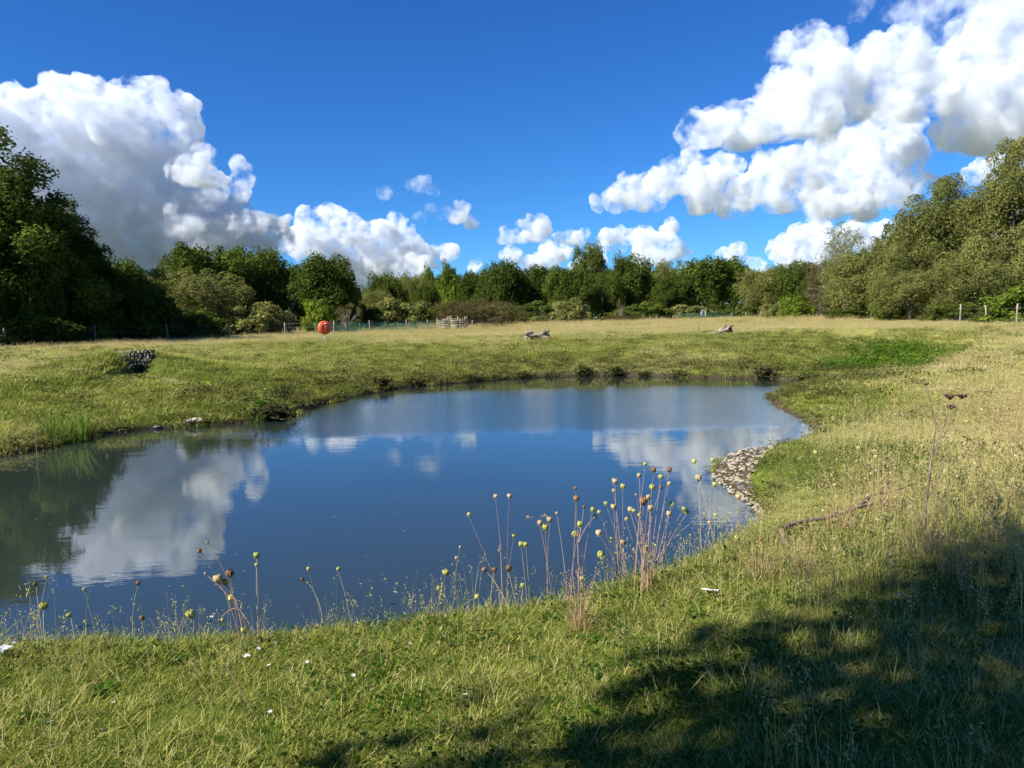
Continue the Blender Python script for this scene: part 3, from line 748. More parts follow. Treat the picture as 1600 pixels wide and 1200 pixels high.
# right slope and middle distance
scatter(['a0','a1','a2','a3'], 60, 7, 16, lambda X,sd,dry,mud,lush: 1-.3*dry, 1.1, 2.0, 6)
scatter(['b0','b1','b2','b3'], 34, 7, 16, lambda X,sd,dry,mud,lush: .25+.75*dry, .9, 1.6, 7)
scatter(['c0','c1','c2','k0'], 13, 9, 18, lambda X,sd,dry,mud,lush: np.clip(dry*1.1,0,1)*sstep(.6,2,sd), .6, 1.2, 8)
scatter(['d0','d1','d2'], 20, 15, 45, lambda X,sd,dry,mud,lush: np.clip(1-mud*.6,0,1), .6, 1.2, 9)
scatter(['h0','h1'], 2.4, 16, 48, lambda X,sd,dry,mud,lush: sstep(.35,.8,dry)*sstep(2,5,sd)*.9, .35, .75, 10)
scatter(['m0','m1','m2'], 13, 8, 42, lambda X,sd,dry,mud,lush: np.clip(mud*1.0+.05+.7*sstep(.9,.15,sd),0,1), .5, 1.2, 11)
scatter(['l0','l1'], 7, 24, 50, lambda X,sd,dry,mud,lush: lush, .5, 1.1, 12)
# far meadow
scatter(['g0','g1','g2'], 5.0, 44, 85, one(1.0), .28, .6, 13)
scatter(['h0','h1'], 2.2, 40, 85, lambda X,sd,dry,mud,lush: .15+.75*dry, .32, .68, 14)
scatter(['g0','g1','h0','h1'], 1.4, 85, 170, one(1.0), .7, 1.5, 15)
BX = np.concatenate(BX); BI = np.concatenate(BI); BS = np.concatenate(BS); BD = np.concatenate(BD)
print('grass tufts', len(BX))
gm = bpy.data.meshes.new('grass_points'); gm.vertices.add(len(BX)); gm.vertices.foreach_set('co', BX.astype(np.float32).ravel())
for nm, ty, v in (('kind', 'INT', BI), ('size', 'FLOAT', BS), ('dryness', 'FLOAT', BD), ('turn', 'FLOAT', rng.uniform(0, 6.28, len(BX)))):
    a = gm.attributes.new(nm, ty, 'POINT'); a.data.foreach_set('value', v.astype(np.int32 if ty == 'INT' else np.float32))
grass = tag(link('grass', gm), 'green and straw coloured grass covering banks and meadow', kind='stuff')
ng = bpy.data.node_groups.new('grass_scatter', 'GeometryNodeTree')
ng.interface.new_socket('Geometry', in_out='INPUT', socket_type='NodeSocketGeometry')
ng.interface.new_socket('Geometry', in_out='OUTPUT', socket_type='NodeSocketGeometry')
N = ng.nodes; Lk = ng.links
gi = N.new('NodeGroupInput'); go = N.new('NodeGroupOutput'); ip = N.new('GeometryNodeInstanceOnPoints')
ci = N.new('GeometryNodeCollectionInfo'); ci.inputs[0].default_value = proto_col; ci.inputs['Separate Children'].default_value = True; ci.inputs['Reset Children'].default_value = True
def named(nm, ty):
    a = N.new('GeometryNodeInputNamedAttribute'); a.data_type = ty; a.inputs[0].default_value = nm; return a.outputs[0]
cx = N.new('ShaderNodeCombineXYZ'); Lk.new(named('turn', 'FLOAT'), cx.inputs[2])
Lk.new(gi.outputs[0], ip.inputs['Points']); Lk.new(ci.outputs[0], ip.inputs['Instance']); ip.inputs['Pick Instance'].default_value = True
Lk.new(named('kind', 'INT'), ip.inputs['Instance Index']); Lk.new(cx.outputs[0], ip.inputs['Rotation']); Lk.new(named('size', 'FLOAT'), ip.inputs['Scale'])
Lk.new(ip.outputs[0], go.inputs[0])
md = grass.modifiers.new('scatter', 'NODES'); md.node_group = ng
# ------------------------------------------------------------------ far-off woodland mass closing the horizon
def far_wood():
    r = np.random.default_rng(3); n = 26000
    px = r.uniform(-500, 2100, n); d = r.uniform(188, 215, n)
    az = (px - 800) / FPX; x = np.sin(np.arctan(az)) * d; y = np.cos(np.arctan(az)) * d
    top = 5.0 + 2.5 * fbm(np.c_[x / 9, y / 40], 3, 9)
    z = 1.2 + top * r.uniform(0, 1, n) ** .8
    nm = r.normal(0, 1, (n, 3)); nm[:, 1] -= .6; nm /= np.linalg.norm(nm, axis=1)[:, None]
    V, F, T_ = leaves(np.c_[x, y, z], nm, 1.0, r, np.clip(.4 + r.normal(0, .15, n), 0, 1), 0, .7)
    tag(link('distant_woodland', mesh_np('distant_woodland', V, F, ML['dark'], False, T_)), 'far dark woodland behind the belt of trees', kind='stuff')
far_wood()

def atY(px, py, Y):
    d = ray(px, py); t = Y / d.y
    return np.array([d.x * t, Y, EYE + d.z * t])

M_post = simple_mat('weathered_post', (.12, .10, .07), (.34, .29, .22), 9, .85, .4)
M_pale = simple_mat('pale_post', (.20, .165, .12), (.46, .40, .30), 9, .85, .3)
M_wire = simple_mat('galvanised_wire', (.25, .26, .26), (.4, .4, .4), 30, .5)
M_log = simple_mat('bleached_driftwood', (.07, .05, .035), (.36, .29, .22), 5, .9, .7)
M_stick = simple_mat('brown_stick', (.10, .07, .05), (.30, .22, .16), 14, .85, .6)
M_rockd = simple_mat('dark_flint', (.035, .033, .03), (.20, .19, .17), 5, .8, .6)
M_rockl = simple_mat('pale_flint', (.13, .105, .075), (.46, .39, .28), 8, .8, .5)
M_hole = simple_mat('drain_hole_shade', (.008, .008, .008), (.02, .02, .02), 8, .5)  # near-black colour stands in for the shade inside drain hole and recess
M_orange = simple_mat('orange_plastic', (.62, .075, .018), (.72, .10, .022), 4, .38, .05, spec=.5)
M_orange2 = simple_mat('orange_ring_foam', (.60, .07, .018), (.70, .095, .022), 6, .5)
M_white = simple_mat('white_paint', (.62, .62, .60), (.78, .78, .75), 12, .5)
M_green = simple_mat('green_railing_paint', (.008, .07, .045), (.012, .10, .065), 8, .5)
M_teal = simple_mat('green_plastic_netting', (.01, .14, .09), (.02, .20, .13), 8, .6)

# ------------------------------------------------------------------ fences
def post_mesh(seed, h=1.25, r0=.055):
    r = np.random.default_rng(seed); k = 5; z = np.linspace(-.25, h, k)
    V, F, _ = tube(np.c_[r.normal(0, .008, k), r.normal(0, .008, k), z], r0 * (1 - .06 * np.arange(k) / k), 8)
    return mesh_np('fence_post', V, F, M_post, True)
PM = [post_mesh(i) for i in range(4)]
def fence(pts, label, hh=1.15, wires=(.35, .7, 1.05), px_scale=1.0):
    x0, y0 = A(*pts[0]); root = empty('post_and_wire_fence', (x0, y0, gz(x0, y0)), 0, label, 'fence')
    P_ = []
    for i, (px, d) in enumerate(pts):
        x, y = A(px, d); z = gz(x, y); P_.append((x - x0, y - y0, z - root.location.z))
        o = link('post', PM[i % 4], root); o.location = P_[-1]
        o.rotation_euler = (random.gauss(0, .045), random.gauss(0, .045), random.uniform(0, 6)); s = random.uniform(.92, 1.08) * hh / 1.2
        o.scale = (1.1, 1.1, s)
    parts = []
    for w in wires:
        for a, b in zip(P_[:-1], P_[1:]):
            a, b = np.array(a) + [0, 0, w], np.array(b) + [0, 0, w]; m = (a + b) / 2 - [0, 0, .02]
            parts.append(tube(np.array([a, m, b]), .003, 4, False))
    V, F, _ = join(parts); link('wire', mesh_np('fence_wire', V, F, M_wire), root)
    return root
fence([(-260,50),(-120,52),(5,54),(148,57),(261,61),(357,62),(445,70),(521,66),(578,77),(635,83),(668,87)], 'leaning timber post and wire fence along the left side of the meadow')
fence([(738,90),(752,94),(770,98),(792,103),(815,108),(838,112),(862,115),(888,118),(915,121),(942,124),(962,125),(982,126),(1005,127),(1016,128),(1026,124),(1034,121),(1052,118)], 'distant line of short posts running to the green railing', 1.05)
fence([(1144,119),(1165,119),(1188,118),(1212,118),(1240,115),(1270,111),(1299,107),(1322,103),(1361,97),(1392,91),(1423,85),(1440,80),(1462,72),(1500,68),(1541,64),(1588,60),(1650,56),(1730,53)], 'pale post and wire fence below the right hand willows', 1.25)

def netting(p0, d0, p1, d1, h, label, name):
    x0, y0 = A(p0, d0); x1, y1 = A(p1, d1); z0, z1 = gz(x0, y0), gz(x1, y1); L = math.hypot(x1 - x0, y1 - y0)
    root = empty(name, (x0, y0, z0), 0, label, 'fence'); e = np.array([x1 - x0, y1 - y0, z1 - z0])
    parts = []; n = int(L / .16)
    for i in range(n + 1):
        a = e * i / n; parts.append(tube(np.array([a + [0, 0, .02], a + [0, 0, h]]), .011, 4, False))
    for k in range(7):
        z = .05 + k * (h - .06) / 6; parts.append(tube(np.array([e * u + [0, 0, z + .03 * math.sin(u * 17)] for u in np.linspace(0, 1, 12)]), .012, 4, False))
    V, F, _ = join(parts); link('mesh_panel', mesh_np('netting', V, F, M_teal), root)
    for i in range(0, n + 1, 14):
        o = link('stake', PM[i % 4], root); o.location = e * i / n; o.scale = (.5, .5, (h + .1) / 1.25)
    return root
netting(492, 71, 690, 90, .95, 'sagging green plastic netting fence between the life ring and the pens', 'netting_fence')

def railing():
    x0, y0 = A(1060, 117); x1, y1 = A(1142, 119); z = gz(x0, y0); e = np.array([x1 - x0, y1 - y0, 0]); L = np.linalg.norm(e); rz = math.atan2(e[1], e[0])
    root = empty('green_railing', (x0, y0, z), rz, 'dark green metal bridge railing in front of the largest distant oak', 'railing')
    parts = []
    n = int(L / .14)
    for i in range(n):
        parts.append(box((i + .5) * L / n, 0, .62, .025, .025, 1.05))
    V, F, _ = join(parts); tag(link('infill_bars', mesh_np('railing_bars', V, F, M_green), root), kind='stuff')
    for zz, s in ((1.2, .06), (.12, .05)):
        V, F = box(L / 2, 0, zz, L + .06, s, s); link('rail', mesh_np('rail', V, F, M_green), root)
    pm = mesh_np('railing_post', *box(0, 0, .62, .08, .08, 1.3), M_green)
    for i in range(5):
        o = link('railing_post', pm, root); o.location = (L * i / 4, 0, 0)
    for zz in (-.1,):
        V, F = box(L / 2, 1.6, zz, L + .4, 3.2, .16); link('deck', mesh_np('bridge_deck', V, F, M_post), root)
railing()

# ------------------------------------------------------------------ timber sheep pens
def pens():
    x0, y0 = A(702, 86); z = gz(x0, y0); k = 86 / FPX
    root = empty('timber_pen', (x0, y0, z), 0, 'cluster of weathered timber pens with pale posts beside the brown mound', 'pen')
    def post(px, h, dy=0.0, dark=False, w=.075):
        r = random.Random(px); V, F, _ = tube(np.array([[0, 0, -.2], [r.gauss(0, .02), 0, h * .5], [r.gauss(0, .03), 0, h]]), w * .55, 7)
        o = link('pen_post', mesh_np('pen_post', V, F, M_post if dark else M_pale, True), root); o.location = ((px - 702) * k, dy, 0)
    for px, h, dy in ((683,1.35,0),(690,1.25,.9),(695,1.15,.2),(699,1.5,0),(701.5,1.55,.5),(705,1.6,0),(715,1.5,.3),(718,1.2,0),(726,1.45,0),(729,1.45,.9)):
        post(px, h, dy)
    def rail(a, b, zz, dy0, dy1, dark=False):
        A_ = np.array([(a - 702) * k, dy0, zz]); B_ = np.array([(b - 702) * k, dy1, zz + random.uniform(-.05, .05)]); L = np.linalg.norm(B_ - A_)
        V, F = box(0, 0, 0, L, .035, .09); o = link('pen_rail', mesh_np('pen_rail', V, F, M_post if dark else M_pale), root)
        o.location = (A_ + B_) / 2 + [0, -.05, 0]; o.rotation_euler = (0, -math.atan2(B_[2] - A_[2], (B_ - A_)[0]), math.atan2((B_ - A_)[1], (B_ - A_)[0]))
    for zz in (.25, .5, .78, 1.02):
        rail(683, 699, zz, 0, 0, zz in (.5, 1.02)); rail(705, 718, zz, 0, 0, zz in (.25, .78)); rail(718, 726, zz + .02, 0, 0, True)
    for zz in (.3, .6, .95, 1.2): rail(690, 702, zz, .9, .5, True); rail(702, 729, zz, .5, .9, True)
    V, F, _ = tube(np.array([[(676 - 702) * k, -.2, .03], [(681 - 702) * k, -.1, .25], [(684 - 702) * k, 0, .9]]), .03, 6)
    link('prop', mesh_np('prop', V, F, M_post, True), root)
    V, F = box(0, 0, 0, .5, .05, .75); o = link('pen_board', mesh_np('pen_board', V, F, simple_mat('dark_board', (.03, .025, .02), (.08, .07, .06), 6)), root); o.location = ((717.5 - 702) * k, .03, .55)
pens()

# ------------------------------------------------------------------ life ring housing on its pole
def life_ring():
    d = 49.0; x, y = A(507, d); z = gz(x, y); zc = ztop(507, 512, d); hc = zc - z
    root = empty('life_ring_station', (x, y, z), .45, 'orange round life ring housing on a white pole beside a leaning fence post', 'life ring')
    V, F, _ = tube(np.array([[0, .06, -.2], [0, .06, hc * .5], [0, .06, hc + .2]]), .035, 10); link('pole', mesh_np('pole', V, F, M_white, True), root)
    R_ = .42; n = 40; prof = [(0, .10), (R_ * .93, .10), (R_, .04), (R_, -.05), (R_ * .96, -.11), (R_ * .86, -.14), (R_ * .7, -.15), (R_ * .4, -.155), (0, -.155)]
    V, F = [], []
    for j, (rr__, yy) in enumerate(prof):
        for i in range(n):
            a = 2 * PI * i / n; V.append((rr__ * math.cos(a), yy, hc + rr__ * math.sin(a)))
    for j in range(len(prof) - 1):
        for i in range(n):
            i2 = (i + 1) % n; F.append((j * n + i, j * n + i2, (j + 1) * n + i2, (j + 1) * n + i))
    link('housing', mesh_np('housing', V, np.array(F), M_orange, True), root)
    # ring itself sits in the dish
    V, F = [], []; RR, rr2, m = .235, .055, 10
    for i in range(n):
        a = 2 * PI * i / n
        for j in range(m):
            b = 2 * PI * j / m; q = RR + rr2 * math.cos(b); V.append((q * math.cos(a), -.125 + rr2 * .8 * math.sin(b), hc + q * math.sin(a)))
    for i in range(n):
        for j in range(m):
            F.append((i * m + j, i * m + (j + 1) % m, ((i + 1) % n) * m + (j + 1) % m, ((i + 1) % n) * m + j))
    link('ring', mesh_np('ring', V, np.array(F), M_orange2, True), root)
    V, F = box(0, 0, 0, .035, .03, .30); o = link('strap', mesh_np('strap', V, F, M_orange), root); o.location = (.02, -.165, hc - .02)
    V, F = box(0, 0, 0, .16, .012, .06); o = link('notice_plate', mesh_np('plate', V, F, M_white), root); o.location = (.02, -.178, hc + .24)
    # pale cut stems lying round the foot
    r = np.random.default_rng(2); parts = []
    for i in range(60):
        c = r.normal(0, .35, 2); a = r.uniform(0, 6.3); l = r.uniform(.1, .35)
        g = gz(x + c[0], y + c[1] * .6) + r.uniform(.04, .22) * math.exp(-(c @ c) * 3)
        parts.append(tube(np.array([[x + c[0], y + c[1] * .6, g], [x + c[0] + l * math.cos(a), y + c[1] * .6 + l * math.sin(a), g + r.uniform(-.02, .12)]]), .014, 4, False))
    V, F, _ = join(parts); tag(link('cut_stems', mesh_np('cut_stems', V, F, M_pale)), 'pale heap of cut stems at the foot of the life ring pole', 'heap', kind='stuff')
life_ring()

# ------------------------------------------------------------------ two walkers on the bridge behind the green railing
def person(px, d, h, coat, leg, label, lean=0.0):
    x, y = A(px, d); z = gz(x, y) + .0
    s = h / 1.72
    J = {'pel': (0,0,.93,.135), 'sp': (0,0,1.12,.13), 'ch': (0,0,1.33,.15), 'nk': (0,0,1.48,.055), 'hd': (0,-.015,1.60,.092), 'tp': (0,-.01,1.68,.075),
         'ls': (-.18,0,1.38,.06), 'le': (-.25,.02,1.12,.043), 'lw': (-.25,-.06,.88,.032), 'lf': (-.25,-.08,.79,.035), 'rs': (.18,0,1.38,.06), 're': (.25,.02,1.12,.043), 'rw': (.25,-.07,.88,.032), 'rf': (.25,-.09,.79,.035),
         'lh': (-.09,0,.88,.10), 'lk': (-.11,-.06,.50,.062), 'la': (-.11,.02,.09,.045), 'lt': (-.11,-.13,.04,.04), 'rh': (.09,0,.88,.10), 'rk': (.10,.03,.50,.062), 'ra': (.10,.12,.09,.045), 'rt': (.10,-.02,.04,.04)}
    E_ = ['pel-sp','sp-ch','ch-nk','nk-hd','hd-tp','ch-ls','ls-le','le-lw','lw-lf','ch-rs','rs-re','re-rw','rw-rf','pel-lh','lh-lk','lk-la','la-lt','pel-rh','rh-rk','rk-ra','ra-rt']
    keys = list(J); me = bpy.data.meshes.new('person_body')
    me.from_pydata([tuple(c * s for c in J[k][:3]) for k in keys], [tuple(keys.index(q) for q in e.split('-')) for e in E_], [])
    o = bpy.data.objects.new('tmp', me); sc.collection.objects.link(o)
    o.modifiers.new('s', 'SKIN'); 
    if not me.skin_vertices: 
        import bmesh
        bm = bmesh.new(); bm.from_mesh(me); bm.verts.layers.skin.verify(); bm.to_mesh(me); bm.free()
    for i, k in enumerate(keys):
        me.skin_vertices[0].data[i].radius = (J[k][3] * s, J[k][3] * s * .8); me.skin_vertices[0].data[i].use_root = (i == 0)
    sb = o.modifiers.new('u', 'SUBSURF'); sb.levels = 1; sb.render_levels = 1
    dg = bpy.context.evaluated_depsgraph_get(); m2 = bpy.data.meshes.new_from_object(o.evaluated_get(dg)); bpy.data.objects.remove(o)
    m2.materials.clear()
    for m in (simple_mat('coat_cloth', coat, coat), simple_mat('trouser_cloth', leg, leg), simple_mat('skin', (.45, .27, .20), (.5, .31, .23)), simple_mat('hair', (.05, .035, .02), (.09, .06, .04))): m2.materials.append(m)
    for p in m2.polygons:
        c = p.center; zz = c.z / s
        p.material_index = 1 if zz < .92 and abs(c.x / s) < .2 else (2 if zz < .84 or 1.47 < zz < 1.62 and c.y < .03 else (3 if zz >= 1.53 else 0)); p.use_smooth = True
    ob = link('person', m2); ob.location = (x, y, z); ob.rotation_euler = (0, 0, lean)
    tag(ob, label, 'person', 'two walkers behind the green railing')
person(1097, 119.3, 1.75, (.35, .42, .55), (.03, .035, .06), 'person in a pale blue top walking left of another behind the green railing', .5)
person(1103, 119.6, 1.66, (.55, .52, .50), (.05, .05, .06), 'person in a pale grey top walking right of another behind the green railing', .9)

# ------------------------------------------------------------------ driftwood
def wood(name, chunks, Y, label, cat, mat, wob=.03):
    pts0 = atY(*chunks[0][0][0], Y); g = gz(pts0[0], Y); parts = []
    low = 1e9
    for pl, w0, w1, dy in chunks:
        pts = [atY(px, py, Y) for px, py in pl]; pts = np.array(pts); pts[:, 1] += np.linspace(dy, -dy, len(pts)); 
        q = [];
        for i in range(len(pts) - 1):
            for u in (0, .5): q.append(pts[i] * (1 - u) + pts[i + 1] * u)
        q.append(pts[-1]); q = np.array(q); q += rng.normal(0, wob * .3, q.shape)
        V, F, T_ = tube(q, np.linspace(w0 * .72, w1 * .72, len(q)), 9); V = V + (fbm(V * 9, 3, 4) * w0 * .6)[:, None] * [1, 1, 1]
        parts.append((V, F, T_)); low = min(low, V[:, 2].min())
    V, F, _ = join(parts); V[:, 2] += g - low - .04
    org = np.array([pts0[0], Y, g]); V = V - org
    o = link(name, mesh_np(name, V, F, mat, True)); o.location = org
    return tag(o, label, cat)
wood('driftwood_pile', [([(820,536),(830,528),(843,531),(858,524)], .14, .08, .2), ([(822,529),(832,533),(848,528),(856,530),(861,536)], .12, .07, -.2), ([(836,537),(845,530),(853,522)], .09, .05, .1), ([(820,530),(826,526),(832,527)], .13, .09, 0), ([(822,540),(824,532)], .10, .08, 0), ([(830,536),(846,536),(858,533)], .10, .08, .3), ([(848,528),(856,531),(860,538)], .13, .06, -.1)],
     41, 'stack of bleached broken logs lying in the far meadow', 'logs', M_log)
wood('fallen_tree', [([(1098,530),(1104,532),(1114,532),(1126,528),(1136,525)], .05, .14, .3), ([(1134,527),(1140,521),(1146,518)], .16, .08, 0), ([(1136,522),(1139,528),(1147,531)], .14, .09, -.2), ([(1122,530),(1128,525),(1131,521)], .10, .05, .2), ([(1132,532),(1136,526),(1134,518)], .12, .05, .1), ([(1097,529),(1102,532)], .06, .04, 0), ([(1140,521),(1144,526),(1146,531)], .10, .06, .2), ([(1090,519),(1093,526)], .018, .03, 0)],
     43, 'bleached fallen trunk with upturned root plate in the far meadow', 'log', M_log)
def branch():
    pts = [G(1222, 843), G(1236, 834), G(1262, 826), G(1290, 822), G(1318, 812), G(1345, 803), G(1360, 801), G(1376, 799), G(1394, 797), G(1412, 795)]
    o0 = np.array(pts[0]); q = np.array(pts) + [0, 0, .07] - o0; q[:, 2] += fbm(q[:, :2] * 2, 2, 6) * .02
    parts = [tube(q, np.array([.018,.022,.022,.022,.021,.020,.016,.012,.009,.005]), 8),
             tube(np.array([q[0] + [0, 0, .0], q[0] + [-.03, -.12, -.05], q[0] + [-.04, -.28, -.09]]), [.022, .018, .012], 6),
             tube(np.array([q[5], q[5] + [.18, .18, .06], q[5] + [.42, .30, .05], q[5] + [.8, .5, .1]]), [.022, .018, .012, .005], 6),
             tube(np.array([q[7], q[7] + [.1, .2, .1], q[7] + [.3, .3, .22]]), [.012, .009, .004], 6)]
    V, F, _ = join(parts); V = V + (fbm(V * 22, 2, 8) * .006)[:, None]
    o = link('fallen_branch', mesh_np('fallen_branch', V, F, M_stick, True)); o.location = o0
    tag(o, 'long crooked brown branch lying in dry grass on the right bank', 'branch')
branch()

# ------------------------------------------------------------------ stone headwall with drain and stony run
def headwall():
    cx, cy, cz = CUL; ang = math.atan2(cx, cy)
    root = empty('stone_headwall', (cx, cy, cz), -ang, 'dark flint headwall with a drain hole set in the left bank', 'headwall')
    d = math.hypot(cx, cy); k = d / FPX; r = np.random.default_rng(8)
    H = 34 * k; Wt, Wb = 24 * k, 10 * k
    st = [mesh_np('stone', *rock(1, s, (1, .8, .8), 2, .3), M_rockd, True) for s in range(5)] ; sl_ = [mesh_np('pale_stone', *rock(1, s + 9, (1, .8, .8), 2, .3), M_rockl, True) for s in range(3)]
    V = np.array([[-Wt, .30, H], [Wt, .30, H], [Wb, .12, -.1], [-Wb, .12, -.1], [-Wt, .5, H], [Wt, .5, H], [Wb, .5, -.1], [-Wb, .5, -.1]])
    F = np.array([[0, 3, 2, 1], [4, 5, 6, 7], [0, 1, 5, 4], [2, 3, 7, 6], [1, 2, 6, 5], [0, 4, 7, 3]])
    link('backing', mesh_np('headwall_backing', V, F, M_hole), root)
    rows = 8
    for j in range(rows):
        v = (j + .5) / rows; w = (Wb + (Wt - Wb) * v) * r.uniform(.84, 1.1); n = max(3, int(2 * w / (.105)))
        for i in range(n):
            u = -w + (i + .5) * 2 * w / n + r.normal(0, .012)
            if v < .42 and abs(u - Wb * .25) < 8.5 * k * .6: continue
            pale = v > .78 and r.uniform() < .55 or r.uniform() < .08
            o = link('stone', (sl_ if pale else st)[r.integers(0, 3)], root); s = r.uniform(.045, .075)
            o.location = (u, .10 + .2 * v - r.uniform(0, .04), H * v + r.normal(0, .01)); o.scale = (s, s * .9, s * .85); o.rotation_euler = tuple(r.uniform(0, 6, 3))
    V, F, _ = tube(np.array([[Wb * .25, .30, H * .2], [Wb * .25, -.02, H * .2]]), 8 * k * .55, 14, False)
    link('drain_pipe', mesh_np('drain_pipe', V, F, M_hole, True), root)
    V, F = box(Wb * .25, .33, H * .2, Wb * 1.6, .02, H * .4); link('drain_shadow_board', mesh_np('drain_shade', V, F, M_hole), root)  # black board painted as the darkness deep in the drain
headwall()
def stone_run():
    r = np.random.default_rng(18); p0 = G(229, 588)
    root = empty('stone_run', p0, 0, 'thin run of pale stones leading from the headwall towards the pond', 'stones')
    ms = [mesh_np('run_stone', *rock(1, s + 20, (1, .8, .5), 2, .3), M_rockl, True) for s in range(4)]
    for i in range(46):
        u = r.uniform(0, 1) ** .8; p = G(226 + 66 * u + r.normal(0, 2.5), 588 + 14 * u + r.normal(0, 1.3)); s = r.uniform(.02, .06)
        o = link('stone', ms[i % 4], root); o.location = p - p0 + Vector((0, 0, .02 + .03)); o.scale = (s * 1.2, s, s); o.rotation_euler = (0, 0, r.uniform(0, 6))
stone_run()
for i, (px, py, s, lab) in enumerate([(296,663,.10,'dull flat stone left of two rounder ones at the left waterline'),(303,662,.11,'pale rounded stone in the middle of three at the left waterline'),(311,661,.12,'striped grey stone rightmost of three at the left waterline'),(276,666,.06,'small dark stone at the waterline left of the pale three'),(246,670,.07,'low muddy stone on the left shore near the reeds'),(195,656,.05,'tiny pale stone on the left bank above the waterline')]):
    p = G(px, py); V, F = rock(s, i + 60, (1.2, .9, .55), 3, .3); o = link('shore_stone', mesh_np('shore_stone', V, F, M_rockl if i in (1, 2, 5) else M_rockd, True)); o.location = p + Vector((0, 0, s * .25)); tag(o, lab, 'stone', 'stones on the left shore')

def pebbles():
    r = np.random.default_rng(40); c = P(1165, 735, .08)
    root = empty('pebble_spit', (c.x, c.y, .03), 0, 'pale pebbles and gravel on the little spit at the right of the pond', 'pebbles')
    ms = [mesh_np('pebble', *rock(1, s + 80, (1.1, .85, .5), 2, .22), (M_rockl, M_rockl, M_rockd)[s % 3], True) for s in range(6)]
    quad = [(1110,733),(1150,711),(1214,698),(1216,712),(1190,735),(1174,760),(1198,802),(1170,782)]
    def inside(x, y):
        k = False
        for (x1, y1), (x2, y2) in zip(quad, quad[1:] + quad[:1]):
            if (y1 > y) != (y2 > y) and x < (x2 - x1) * (y - y1) / (y2 - y1) + x1: k = not k
        return k
    pts = []
    while len(pts) < 620:
        px, py = r.uniform(1105, 1225), r.uniform(695, 805)
        if inside(px, py):
            pts.append(P(px, py, .1))
    X = np.array([(p.x, p.y) for p in pts]); sd = shore_sd(X); h = height(X, sd); ok = sd > -.12
    parts = []; n = 0; IV, IF = ico(1)
    for (x, y), z, k in zip(X, h, ok):
        if not k: continue
        if n < 120:
            s = r.uniform(.016, .052); o = link('pebble', ms[n % 6], root); o.location = (x - c.x, y - c.y, max(z, 0) + s * .12 - .02); o.scale = (s,) * 3; o.rotation_euler = (r.normal(0, .2), r.normal(0, .2), r.uniform(0, 6)); n += 1
        else:
            s = r.uniform(.010, .026); parts.append((IV * s * [1.1, .9, .6] + [x - c.x, y - c.y, max(z, 0) - .03 + s * .4], IF))
    V, F, _ = join(parts); tag(link('gravel', mesh_np('gravel', V, F, M_rockl, True), root), kind='stuff')
pebbles()

# ------------------------------------------------------------------ reeds, rushes and bank plants
def reed(px, py, hpx, wpx, label, mat=None, n=90, name='reed_clump', cat='reeds', wk=1.0, lean=.22, group='reed and rush clumps around the pond', asleaf=False, tint=(.1, .6)):
    p = G(px, py); d = p.length; k = d / FPX; r = np.random.default_rng(int(px * 7 + py))
    H, W = hpx * k, wpx * k * .5
    if asleaf: D = join([leafset(r, n, W, .0, H * .8, H * .42, tint, .75), leafset(r, n // 2, W * .7, .0, H, H * .3, tint, .75)])
    else: D = blades(r, n, W, H * .4, H * 1.08, max(.006, .9 * k) * wk, lean, .5, tint, 4, -.03)
    o = link(name, mesh_np(name, D[0], D[1], mat or MGR2, False, D[2])); o.location = p
    return tag(o, label, cat, group)
reed(102, 688, 66, 58, 'tall green reed clump at the left shore near the photo edge', MGR2, n=300, wk=1.2, tint=(.0, .55))
reed(72, 700, 40, 40, 'darker short reeds beside the tall green clump', MMUD2, n=90)
reed(136, 686, 44, 26, 'dark dry blades leaning right from the tall green clump', MMUD2, n=40, lean=.5)
reed(398, 660, 24, 26, 'short rushes at the waterline left of the leafy dark clump', n=70)
reed(441, 622, 42, 28, 'dark upright rush clump on the promontory left of centre', MMUD2, n=90, lean=.3)
reed(425, 655, 22, 60, 'dark leafy mound of weeds on the promontory at the waterline', MMUD2, n=260, asleaf=True, name='weed_clump', cat='weeds')
reed(408, 640, 18, 24, 'broad leaved green dock above the leafy dark mound', MLU2, n=60, asleaf=True, name='dock_plant', cat='plant')
reed(320, 604, 9, 20, 'bright yellow green leafy plant at the end of the stone run', leaf_mat('yellow_leaf', (.26, .32, .02), (.55, .58, .03), (.7, .66, .05)), n=26, asleaf=True, name='yellow_leaf_plant', cat='plant')
